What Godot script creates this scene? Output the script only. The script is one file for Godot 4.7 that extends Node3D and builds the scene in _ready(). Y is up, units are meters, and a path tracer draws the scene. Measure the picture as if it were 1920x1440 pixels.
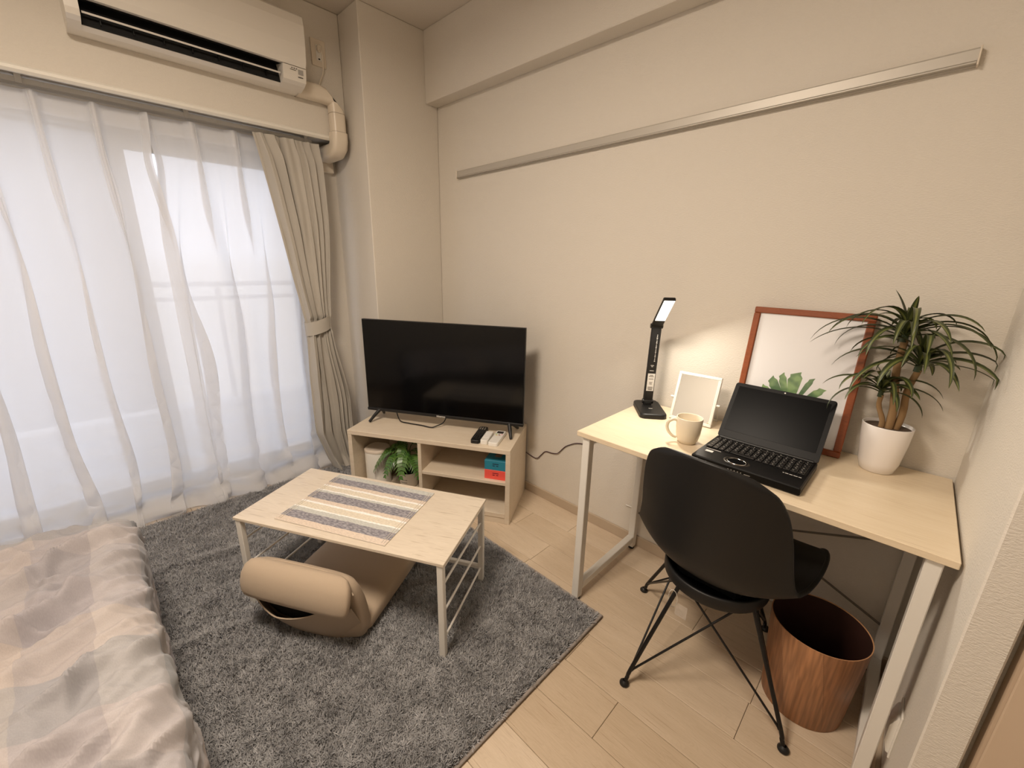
extends Node3D

# ---------------------------------------------------------------- helpers
var taken := {}
var rng := RandomNumberGenerator.new()
var M := {}

func numbered(called: String) -> String:
	if not taken.has(called):
		taken[called] = 0
		return called
	taken[called] += 1
	return "%s_%03d" % [called, taken[called]]

func tag(o: Node3D, label: String, category: String, group := "", kind := "") -> Node3D:
	if label: o.set_meta("label", label)
	if category: o.set_meta("category", category)
	if group: o.set_meta("group", group)
	if kind: o.set_meta("kind", kind)
	return o

func thing(called: String, label: String, category: String, at := Vector3.ZERO, turn := 0.0, group := "") -> Node3D:
	var o := Node3D.new()
	o.name = numbered(called)
	add_child(o, true)
	o.position = at
	o.rotation.y = turn
	return tag(o, label, category, group)

func put(called: String, mesh: Mesh, m: Material, parent: Node3D = self, at := Vector3.ZERO, b := Basis()) -> MeshInstance3D:
	var o := MeshInstance3D.new()
	o.name = numbered(called) if parent == self else called
	o.mesh = mesh
	o.material_override = m
	o.transform = Transform3D(b, at)
	o.cast_shadow = GeometryInstance3D.SHADOW_CASTING_SETTING_ON
	parent.add_child(o, true)
	return o

func structure(called: String, label: String, mesh: Mesh, m: Material, at := Vector3.ZERO) -> MeshInstance3D:
	var o := put(called, mesh, m, self, at)
	tag(o, label, "", "", "structure")
	return o

# a mesh under construction: triangles are given counter-clockwise as seen from outside
class MB:
	var st := SurfaceTool.new()
	var xf := Transform3D()
	var col := Color(1, 1, 1)
	func _init():
		st.begin(Mesh.PRIMITIVE_TRIANGLES)
	func v(p: Vector3, uv := Vector2.ZERO):
		st.set_color(col)
		st.set_uv(uv)
		st.add_vertex(xf * p)
	func tri(a: Vector3, b: Vector3, c: Vector3, g := -1, ua := Vector2.ZERO, ub := Vector2.ZERO, uc := Vector2.ZERO):
		st.set_smooth_group(g)
		v(a, ua); v(c, uc); v(b, ub)
	func quad(a: Vector3, b: Vector3, c: Vector3, d: Vector3, g := -1, ua := Vector2.ZERO, ub := Vector2.ZERO, uc := Vector2.ZERO, ud := Vector2.ZERO):
		tri(a, b, c, g, ua, ub, uc)
		tri(a, c, d, g, ua, uc, ud)
	func out(pts: Array, centre: Vector3):
		var n: Vector3 = (pts[1] - pts[0]).cross(pts[2] - pts[0])
		if n.dot(pts[0] - centre) < 0.0:
			pts.reverse()
		if pts.size() == 3: tri(pts[0], pts[1], pts[2])
		else: quad(pts[0], pts[1], pts[2], pts[3])
	# chamfered box
	func box(c: Vector3, s: Vector3, bevel := 0.002, basis := Basis()):
		var h := s * 0.5
		var b: float = min(bevel, min(h.x, min(h.y, h.z)) * 0.9)
		var f := func(sg: Vector3, axis: int) -> Vector3:
			var p := Vector3(sg.x * (h.x - b), sg.y * (h.y - b), sg.z * (h.z - b))
			p[axis] = sg[axis] * h[axis]
			return c + basis * p
		for ax in 3:
			var a1 := (ax + 1) % 3
			var a2 := (ax + 2) % 3
			for sg in [-1.0, 1.0]:
				var q := []
				for k in [[-1, -1], [1, -1], [1, 1], [-1, 1]]:
					var s3 := Vector3.ZERO
					s3[ax] = sg; s3[a1] = k[0]; s3[a2] = k[1]
					q.append(f.call(s3, ax))
				out(q, c)
			if b > 0.0:
				for s1 in [-1.0, 1.0]:
					for s2 in [-1.0, 1.0]:
						var lo := Vector3.ZERO
						var hi := Vector3.ZERO
						lo[ax] = -1; lo[a1] = s1; lo[a2] = s2
						hi[ax] = 1; hi[a1] = s1; hi[a2] = s2
						out([f.call(lo, a1), f.call(hi, a1), f.call(hi, a2), f.call(lo, a2)], c)
		if b > 0.0:
			for sx in [-1.0, 1.0]:
				for sy in [-1.0, 1.0]:
					for sz in [-1.0, 1.0]:
						var s3 := Vector3(sx, sy, sz)
						out([f.call(s3, 0), f.call(s3, 1), f.call(s3, 2)], c)
	# grid of points; normal is d/di x d/dj
	func grid(P: Array, g := 1, uvs: Array = [], wrap_j := false):
		var n := P.size()
		var m: int = P[0].size()
		for i in n - 1:
			for j in (m if wrap_j else m - 1):
				var k := (j + 1) % m
				if uvs.is_empty(): quad(P[i][j], P[i + 1][j], P[i + 1][k], P[i][k], g)
				else: quad(P[i][j], P[i + 1][j], P[i + 1][k], P[i][k], g, uvs[i][j], uvs[i + 1][j], uvs[i + 1][k], uvs[i][k])
	func fan(ring: Array, flip := false, g := -1):
		var c := Vector3.ZERO
		for p in ring: c += p
		c /= ring.size()
		for k in ring.size():
			var a: Vector3 = ring[k]
			var b: Vector3 = ring[(k + 1) % ring.size()]
			if flip: tri(c, b, a, g)
			else: tri(c, a, b, g)
	# lathe about y; profile of (radius, y) listed from the bottom outside upwards
	func lathe(prof: Array, n := 32, at := Vector3.ZERO, g := 1, squash := Vector2.ONE):
		var P := []
		var U := []
		for i in prof.size():
			var row := []
			var ur := []
			for k in n + 1:
				var a := TAU * k / n
				row.append(at + Vector3(cos(a) * prof[i].x * squash.x, prof[i].y, -sin(a) * prof[i].x * squash.y))
				ur.append(Vector2(float(k) / n, prof[i].y))
			P.append(row); U.append(ur)
		# d/di is upwards, d/dj is counter-clockwise seen from above: i x j points inwards, so swap
		for i in prof.size() - 1:
			for j in n:
				quad(P[i][j], P[i][j + 1], P[i + 1][j + 1], P[i + 1][j], g, U[i][j], U[i][j + 1], U[i + 1][j + 1], U[i + 1][j])
	func disc(r: float, at: Vector3, n := 32, up := true, squash := Vector2.ONE):
		var ring := []
		for k in n:
			var a := TAU * k / n
			ring.append(at + Vector3(cos(a) * r * squash.x, 0, -sin(a) * r * squash.y))
		fan(ring, not up)
	func tube(path: Array, r: float, n := 8, radii: Array = [], g := 1, caps := true):
		var rows := []
		var t0: Vector3 = (path[1] - path[0]).normalized()
		var side := t0.cross(Vector3.UP)
		if side.length() < 0.1: side = t0.cross(Vector3.RIGHT)
		side = side.normalized()
		for i in path.size():
			var t: Vector3
			if i == 0: t = path[1] - path[0]
			elif i == path.size() - 1: t = path[i] - path[i - 1]
			else: t = (path[i + 1] - path[i]).normalized() + (path[i] - path[i - 1]).normalized()
			t = t.normalized()
			side = (side - t * side.dot(t)).normalized()
			var up := side.cross(t)
			var rr: float = radii[i] if radii.size() else r
			var row := []
			for k in n:
				var a := TAU * k / n
				row.append(path[i] + (side * cos(a) + up * sin(a)) * rr)
			rows.append(row)
		for i in path.size() - 1:
			for k in n:
				var l := (k + 1) % n
				quad(rows[i][k], rows[i][l], rows[i + 1][l], rows[i + 1][k], g)
		if caps:
			fan(rows[0], true); fan(rows[-1], false)
	# polygon in xy pulled from z0 to z1
	func extrude(poly: PackedVector2Array, z0: float, z1: float):
		if Geometry2D.is_polygon_clockwise(poly): poly.reverse()
		var ix := Geometry2D.triangulate_polygon(poly)
		for k in range(0, ix.size(), 3):
			var a := poly[ix[k]]; var b := poly[ix[k + 1]]; var c := poly[ix[k + 2]]
			if (b - a).cross(c - a) < 0:
				var t := b; b = c; c = t
			tri(Vector3(a.x, a.y, z1), Vector3(b.x, b.y, z1), Vector3(c.x, c.y, z1))
			tri(Vector3(a.x, a.y, z0), Vector3(c.x, c.y, z0), Vector3(b.x, b.y, z0))
		for k in poly.size():
			var a := poly[k]; var b := poly[(k + 1) % poly.size()]
			quad(Vector3(a.x, a.y, z0), Vector3(b.x, b.y, z0), Vector3(b.x, b.y, z1), Vector3(a.x, a.y, z1))
	# a closed sheet: grid P thickened downwards (against the normal) by t
	func shell(P: Array, t: float, uvs: Array = []):
		var n := P.size()
		var m: int = P[0].size()
		var Q := []
		for i in n:
			var row := []
			for j in m:
				var di: Vector3 = P[min(i + 1, n - 1)][j] - P[max(i - 1, 0)][j]
				var dj: Vector3 = P[i][min(j + 1, m - 1)] - P[i][max(j - 1, 0)]
				row.append(P[i][j] - di.cross(dj).normalized() * t)
			Q.append(row)
		grid(P, 1, uvs)
		for i in n - 1:
			for j in m - 1:
				quad(Q[i][j], Q[i][j + 1], Q[i + 1][j + 1], Q[i + 1][j], 2)
			quad(P[i][0], Q[i][0], Q[i + 1][0], P[i + 1][0], 3)
			quad(P[i][m - 1], P[i + 1][m - 1], Q[i + 1][m - 1], Q[i][m - 1], 4)
		for j in m - 1:
			quad(P[0][j], P[0][j + 1], Q[0][j + 1], Q[0][j], 5)
			quad(P[n - 1][j], Q[n - 1][j], Q[n - 1][j + 1], P[n - 1][j + 1], 6)
	func done() -> ArrayMesh:
		st.generate_normals()
		return st.commit()

# a big smooth cloth: rows of points with uv, normals from neighbours
func cloth(P: Array, UV: Array = []) -> ArrayMesh:
	var n := P.size()
	var m: int = P[0].size()
	var vs := PackedVector3Array(); var ns := PackedVector3Array(); var us := PackedVector2Array(); var ix := PackedInt32Array()
	for i in n:
		for j in m:
			vs.append(P[i][j])
			var di: Vector3 = P[min(i + 1, n - 1)][j] - P[max(i - 1, 0)][j]
			var dj: Vector3 = P[i][min(j + 1, m - 1)] - P[i][max(j - 1, 0)]
			ns.append(di.cross(dj).normalized())
			us.append(UV[i][j] if UV.size() else Vector2(float(j) / m, float(i) / n))
	for i in n - 1:
		for j in m - 1:
			var a := i * m + j
			ix.append_array([a, a + m + 1, a + m, a, a + 1, a + m + 1])
	var ar := []
	ar.resize(Mesh.ARRAY_MAX)
	ar[Mesh.ARRAY_VERTEX] = vs; ar[Mesh.ARRAY_NORMAL] = ns; ar[Mesh.ARRAY_TEX_UV] = us; ar[Mesh.ARRAY_INDEX] = ix
	var me := ArrayMesh.new()
	me.add_surface_from_arrays(Mesh.PRIMITIVE_TRIANGLES, ar)
	return me

func boxm(s: Vector3, bevel := 0.002, c := Vector3.ZERO) -> ArrayMesh:
	var b := MB.new()
	b.box(c, s, bevel)
	return b.done()

func span(a: Vector3, b: Vector3, bevel := 0.0) -> ArrayMesh:
	return boxm((b - a).abs(), bevel, (a + b) * 0.5)

func tubem(path: Array, r: float, n := 8, radii: Array = []) -> ArrayMesh:
	var b := MB.new()
	b.tube(path, r, n, radii)
	return b.done()

func smooth(path: Array, steps := 6) -> Array:
	var cu := Curve3D.new()
	for i in path.size():
		var tan := Vector3.ZERO
		if i > 0 and i < path.size() - 1: tan = (path[i + 1] - path[i - 1]) / 6.0
		cu.add_point(path[i], -tan, tan)
	var o := []
	for i in path.size() - 1:
		for k in steps: o.append(cu.sample(i, float(k) / steps))
	o.append(path[-1])
	return o

func rr_poly(w: float, h: float, r: float, n := 5) -> PackedVector2Array:
	var p := PackedVector2Array()
	for c in [[1, 1, 0.0], [-1, 1, PI / 2], [-1, -1, PI], [1, -1, 1.5 * PI]]:
		for k in n + 1:
			var a: float = c[2] + PI / 2 * k / n
			p.append(Vector2(c[0] * (w / 2 - r) + cos(a) * r, c[1] * (h / 2 - r) + sin(a) * r))
	return p

# polygon in xz pulled up from y0 to y1, with a small chamfer at the top
func slab(poly: PackedVector2Array, y0: float, y1: float, ch := 0.0) -> ArrayMesh:
	var b := MB.new()
	var rings := []
	var c := Vector2.ZERO
	for p in poly: c += p
	c /= poly.size()
	for st in ([[y0, 0.0], [y1 - ch, 0.0], [y1 - ch * 0.3, ch * 0.3], [y1, ch]] if ch > 0 else [[y0, 0.0], [y1, 0.0]]):
		var ring := []
		for p in poly:
			var d: Vector2 = (p - c).normalized()
			ring.append(Vector3(p.x - d.x * st[1], st[0], -(p.y - d.y * st[1])))
		rings.append(ring)
	for i in rings.size() - 1:
		for k in poly.size():
			var l := (k + 1) % poly.size()
			b.quad(rings[i][k], rings[i][l], rings[i + 1][l], rings[i + 1][k], 1)
	b.fan(rings[0], true)
	b.fan(rings[-1], false)
	return b.done()

# ---------------------------------------------------------------- materials
func mat(c: Color, rough := 0.6, metal := 0.0) -> StandardMaterial3D:
	var m := StandardMaterial3D.new()
	m.albedo_color = c
	m.roughness = rough
	m.metallic = metal
	m.cull_mode = BaseMaterial3D.CULL_DISABLED
	return m

func c8(r: int, g: int, b: int) -> Color:
	return Color(r / 255.0, g / 255.0, b / 255.0)

func noise(sd: int, f: float, oct := 3) -> FastNoiseLite:
	var n := FastNoiseLite.new()
	n.seed = sd
	n.noise_type = FastNoiseLite.TYPE_SIMPLEX_SMOOTH
	n.frequency = f
	n.fractal_octaves = oct
	return n

func tex(im: Image) -> ImageTexture:
	im.generate_mipmaps()
	return ImageTexture.create_from_image(im)

func tri_planar(m: StandardMaterial3D, scale: float, world := false, offset := Vector3.ZERO):
	m.uv1_triplanar = true
	m.uv1_world_triplanar = world
	m.uv1_scale = Vector3.ONE * scale
	m.uv1_offset = offset
	m.uv1_triplanar_sharpness = 8.0

func weave_height(sd: int, sx: int, sy: int, thread := 0.35) -> ImageTexture:
	var n := noise(sd, 0.08, 3)
	var a := n.get_seamless_image(sx, sy)
	a.resize(512, 512, Image.INTERPOLATE_CUBIC)
	var b := noise(sd + 1, 0.16, 2).get_seamless_image(512, 512)
	var im := Image.create(512, 512, false, Image.FORMAT_RGB8)
	for y in 512:
		for x in 512:
			var v := a.get_pixel(x, y).r * (1 - thread) + b.get_pixel(x, y).r * thread
			im.set_pixel(x, y, Color(v, v, v))
	return tex(im)

func wood_tex(sd: int, lo: Color, hi: Color, dark: Color, fig := 1.0) -> ImageTexture:
	# grain runs along u
	var fine := noise(sd, 0.10, 3).get_seamless_image(64, 512)
	fine.resize(1024, 512, Image.INTERPOLATE_CUBIC)
	var big := noise(sd + 3, 0.012, 3).get_seamless_image(256, 512)
	big.resize(1024, 512, Image.INTERPOLATE_CUBIC)
	var im := Image.create(1024, 512, false, Image.FORMAT_RGB8)
	for y in 512:
		for x in 1024:
			var g := fine.get_pixel(x, y).r
			var f := big.get_pixel(x, y).r
			var ring: float = abs(fposmod(f * 9.0 * fig, 1.0) - 0.5) * 2.0
			var t: float = clamp(0.45 * g + 0.35 * f + 0.25 * ring, 0, 1)
			var c := lo.lerp(hi, t)
			c = c.lerp(dark, 0.55 * clamp((g - 0.68) * 4.0, 0, 1) + 0.22 * fig * smoothstep(0.85, 1.0, ring) * g)
			im.set_pixel(x, y, c)
	return tex(im)

func make_materials():
	var wall_h := weave_height(11, 200, 512)
	var wp := mat(Color(0.86, 0.832, 0.788), 0.92)
	wp.heightmap_enabled = true
	wp.heightmap_texture = wall_h
	wp.heightmap_scale = 0.1
	tri_planar(wp, 5.5, true)
	M.wallpaper = wp
	var ce: StandardMaterial3D = wp.duplicate()
	ce.albedo_color = Color(0.84, 0.805, 0.755)
	M.ceiling = ce
	var wood := wood_tex(5, Color(0.80, 0.735, 0.645), Color(0.90, 0.845, 0.77), Color(0.64, 0.55, 0.45))
	M.planks = []
	for k in 8:
		var p := mat(Color(0.97, 0.95, 0.93).lerp(Color(0.90, 0.865, 0.82), [0.1, 0.7, 0.35, 0.0, 0.9, 0.5, 0.2, 0.6][k]), 0.42)
		p.albedo_texture = wood
		tri_planar(p, 1.0, false, Vector3(k * 0.37, k * 0.21, k * 0.173))
		p.uv1_scale = Vector3(0.8, 2.6, 2.6)
		M.planks.append(p)
	M.floor = mat(Color(0.45, 0.37, 0.28), 0.7)
	var pale := wood_tex(21, Color(0.90, 0.84, 0.75), Color(0.96, 0.92, 0.85), Color(0.82, 0.74, 0.64), 0.5)
	M.stand = mat(Color(0.93, 0.915, 0.90), 0.55)
	M.stand.albedo_texture = pale
	tri_planar(M.stand, 1.0)
	M.stand.uv1_scale = Vector3(1.0, 3.0, 3.0)
	M.desk = mat(Color(0.95, 0.925, 0.88), 0.32)
	M.desk.albedo_texture = pale
	tri_planar(M.desk, 1.0)
	M.desk.uv1_scale = Vector3(0.7, 2.5, 2.5)
	M.table = mat(Color(0.97, 0.95, 0.92), 0.34)
	M.table.albedo_texture = wood_tex(33, Color(0.83, 0.79, 0.74), Color(0.91, 0.88, 0.83), Color(0.60, 0.53, 0.46), 0.6)
	tri_planar(M.table, 1.0)
	M.table.uv1_scale = Vector3(0.9, 2.4, 2.4)
	M.white_metal = mat(c8(226, 222, 214), 0.4)
	M.brace = mat(c8(120, 112, 104), 0.5)
	M.white_plastic = mat(c8(232, 228, 220), 0.35)
	M.ac_body = mat(c8(226, 220, 210), 0.3)
	M.duct = mat(c8(224, 212, 194), 0.3)
	M.black = mat(c8(14, 13, 13), 0.45)
	M.chair = mat(c8(13, 12, 12), 0.5)
	M.black_metal = mat(c8(16, 15, 15), 0.38, 0.2)
	M.screen = mat(c8(4, 4, 5), 0.12)
	M.screen.metallic_specular = 0.4
	M.lcd = mat(c8(9, 9, 10), 0.28)
	M.lcd.metallic_specular = 0.15
	M.tv_shell = mat(c8(12, 12, 13), 0.35)
	M.laptop = mat(c8(13, 12, 12), 0.4)
	M.laptop.metallic_specular = 0.25
	M.key = mat(c8(26, 24, 23), 0.3)
	M.dark = mat(c8(6, 6, 6), 0.8)
	M.alu = mat(c8(196, 194, 190), 0.5, 0.2)
	M.rail = mat(c8(190, 184, 174), 0.45, 0.25)
	M.chrome = mat(c8(225, 222, 216), 0.18, 1.0)
	M.ceramic = mat(c8(226, 214, 192), 0.25)
	M.pot = mat(c8(236, 230, 226), 0.2)
	M.pot.clearcoat_enabled = true
	M.soil = mat(c8(84, 68, 54), 0.95)
	M.bark = mat(c8(140, 110, 74), 0.9)
	M.mirror = mat(Color(0.92, 0.93, 0.93), 0.03, 1.0)
	M.teal = mat(c8(44, 132, 156), 0.5)
	M.coral = mat(c8(244, 92, 80), 0.5)
	M.card = mat(c8(150, 128, 110), 0.6)
	M.ink = mat(c8(30, 34, 60), 0.6)
	M.ink_red = mat(c8(120, 20, 44), 0.6)
	M.ink_grey = mat(c8(90, 84, 78), 0.6)
	M.sticker = mat(c8(160, 156, 150), 0.5)
	M.base = mat(c8(186, 168, 146), 0.6)
	M.door = mat(c8(206, 184, 160), 0.5)
	M.cord_dark = mat(c8(62, 30, 44), 0.5)
	M.paper = mat(c8(228, 226, 226), 0.7)
	var z := mat(c8(184, 165, 143), 0.95)
	z.heightmap_enabled = true
	z.heightmap_texture = weave_height(71, 512, 512, 0.7)
	z.heightmap_scale = 0.06
	tri_planar(z, 9.0)
	z.rim_enabled = true
	z.rim = 0.3
	M.zaisu = z
	M.zaisu_dark = mat(c8(12, 11, 12), 0.9)
	# curtains
	var s := mat(Color(0.93, 0.93, 0.94, 0.80), 0.9)
	s.transparency = BaseMaterial3D.TRANSPARENCY_ALPHA
	s.backlight_enabled = true
	s.backlight = Color(1, 1, 1)
	M.sheer = s
	var d := mat(c8(188, 182, 172), 0.9)
	d.heightmap_enabled = true
	d.heightmap_texture = M.zaisu.heightmap_texture
	d.heightmap_scale = 0.03
	tri_planar(d, 10.0)
	d.backlight_enabled = true
	d.backlight = Color(0.12, 0.12, 0.115)
	M.drape = d
	var g := mat(Color(0.92, 0.94, 0.97, 0.35), 0.9)
	g.transparency = BaseMaterial3D.TRANSPARENCY_ALPHA
	g.backlight_enabled = true
	g.backlight = Color(1, 1, 1)
	g.albedo_color.a = 0.42
	M.frosted = g
	M.lamp_glow = mat(Color(1, 0.97, 0.9), 0.5)
	M.lamp_glow.emission_enabled = true
	M.lamp_glow.emission = Color(1, 0.97, 0.92)
	M.lamp_glow.emission_energy_multiplier = 2.5

# ---------------------------------------------------------------- scene
func _ready():
	rng.seed = 7
	# camera
	var cam := Camera3D.new()
	cam.name = "camera"
	cam.fov = 85.4985
	cam.near = 0.02
	var basis_x := Vector3(0.71676, 0.02039, -0.69702)
	var basis_y := Vector3(-0.20832, 0.96019, -0.18613)
	cam.transform = Transform3D(Basis(basis_x, basis_y, basis_x.cross(basis_y)).orthonormalized(), Vector3(-0.17574, 1.28762, 1.66061))
	add_child(cam)
	cam.make_current()
	# sky and exposure
	var env := Environment.new()
	env.tonemap_mode = Environment.TONE_MAPPER_LINEAR
	env.tonemap_exposure = 0.88
	env.background_mode = Environment.BG_SKY
	var sm := ProceduralSkyMaterial.new()
	sm.sky_top_color = Color(0.80, 0.82, 0.88)
	sm.sky_horizon_color = Color(0.84, 0.86, 0.91)
	sm.ground_horizon_color = Color(0.81, 0.82, 0.85)
	sm.ground_bottom_color = Color(0.66, 0.655, 0.65)
	sm.sky_energy_multiplier = 1.9
	sm.ground_energy_multiplier = 1.9
	var sky := Sky.new()
	sky.sky_material = sm
	env.sky = sky
	env.sdfgi_enabled = true
	env.ssao_enabled = true
	env.ssil_enabled = true
	var we := WorldEnvironment.new()
	we.name = "environment"
	we.environment = env
	add_child(we)
	# light of the round ceiling lamp (its fitting is built with the room)
	var al := AreaLight3D.new()
	al.name = "ceiling_lamp_light"
	al.area_size = Vector2(0.46, 0.46)
	al.light_color = Color(1.0, 0.935, 0.86)
	al.light_energy = 5.2
	al.area_range = 9.0
	al.shadow_enabled = true
	al.position = Vector3(-1.0, 2.375, 1.75)
	al.rotation.x = -PI / 2
	add_child(al)
	make_materials()
	room()
	window_side()
	rug()
	tv_corner()
	coffee_table()
	floor_chair()
	bed()
	desk()
	desk_things()
	chair()
	bin()
	wall_things()

const CEIL := 2.49
func room():
	# floor boards: grain along x
	var fl := structure("floor", "pale oak laminate floor of long boards", span(Vector3(-3.0, -0.08, -0.1), Vector3(1.3, -0.012, 2.9)), M.floor)
	var w := 0.1427
	var known := {1: -0.53, 2: -0.296, 4: -0.79, 5: -0.588, 6: -0.80}
	var meshes := {}
	for k in range(0, 18):
		var z0: float = max(0.0, 0.017 + (k - 0) * w)
		var z1 := 0.017 + (k + 1) * w
		if k == 0: z0 = 0.0
		var x: float = known.get(k, -0.3 - 0.31 * ((k * 7) % 3)) - 0.909 * 4
		while x < 0.2:
			var a: float = max(x, -2.8); var b: float = min(x + 0.909, 0.45)
			if b - a > 0.02:
				var key := "%.3f %.3f" % [b - a, z1 - z0]
				if not meshes.has(key): meshes[key] = boxm(Vector3(b - a - 0.0012, 0.012, z1 - z0 - 0.0012), 0.0012)
				put("plank", meshes[key], M.planks[(k * 5 + int(round((x + 9) / 0.909)) * 3) % 8], fl, Vector3((a + b) / 2, -0.006, (z0 + z1) / 2))
			x += 0.909
	structure("ceiling", "cream papered ceiling", span(Vector3(-3.0, CEIL, -0.1), Vector3(1.3, CEIL + 0.1, 2.9)), M.ceiling)
	structure("wall_back", "cream wallpapered wall behind the desk and television", span(Vector3(-3.0, 0, -0.12), Vector3(1.3, CEIL, 0)), M.wallpaper)
	structure("wall_corner", "square wallpapered column in the corner beside the curtain", span(Vector3(-2.9, 0, 0), Vector3(-2.415, CEIL, 0.462), 0.004), M.wallpaper)
	structure("wall_beam", "boxed beam along the top of the wall above the rail", span(Vector3(-2.415, 2.141, 0), Vector3(1.3, CEIL, 0.084), 0.003), M.wallpaper)
	structure("wall_right", "short wallpapered wall at the right end of the desk", span(Vector3(0, 0, 0), Vector3(0.057, CEIL, 0.67), 0.003), M.wallpaper)
	structure("wall_far", "papered wall behind the door at the right", span(Vector3(0.057, 0, 0), Vector3(1.3, CEIL, 0.62)), M.wallpaper)
	structure("wall_end", "papered end wall out of view", span(Vector3(1.2, 0, 0.62), Vector3(1.3, CEIL, 2.9)), M.wallpaper)
	structure("wall_front", "papered wall behind the camera", span(Vector3(-3.0, 0, 2.75), Vector3(1.3, CEIL, 2.87)), M.wallpaper)
	var dr := structure("door_1", "beige door beside the wall end at the right", span(Vector3(0.072, 0.005, 0.62), Vector3(0.86, 2.0, 0.652), 0.003), M.door)
	put("stile", span(Vector3(0.078, 0.02, 0.652), Vector3(0.845, 1.985, 0.657), 0.002), M.door, dr)
	structure("baseboard_back", "low beige baseboard along the wall under the desk", span(Vector3(-2.415, 0, 0), Vector3(0, 0.052, 0.011), 0.002), M.base)
	structure("baseboard_right", "low beige baseboard on the right wall", span(Vector3(-0.011, 0, 0.011), Vector3(0, 0.052, 0.67), 0.002), M.base)
	structure("baseboard_corner", "low beige baseboard round the corner column", span(Vector3(-2.8, 0, 0.462), Vector3(-2.404, 0.052, 0.473), 0.002), M.base)
	# the ceiling lamp that lights the room (above the picture)
	var cl := thing("ceiling_lamp", "round white ceiling lamp over the middle of the room", "ceiling lamp", Vector3(-1.0, CEIL, 1.75))
	var b := MB.new()
	b.lathe([Vector2(0.20, -0.03), Vector2(0.20, 0.0)], 40)
	b.disc(0.20, Vector3(0, -0.03, 0), 40, false)
	put("base_plate", b.done(), M.white_plastic, cl)
	b = MB.new()
	b.lathe([Vector2(0.0, -0.105), Vector2(0.15, -0.10), Vector2(0.23, -0.08), Vector2(0.25, -0.05), Vector2(0.25, -0.02)], 40)
	var gm := mat(Color(1, 0.95, 0.85), 0.5)
	gm.emission_enabled = true
	gm.emission = Color(1, 0.86, 0.68)
	gm.emission_energy_multiplier = 1.5
	put("diffuser", b.done(), gm, cl)

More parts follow.
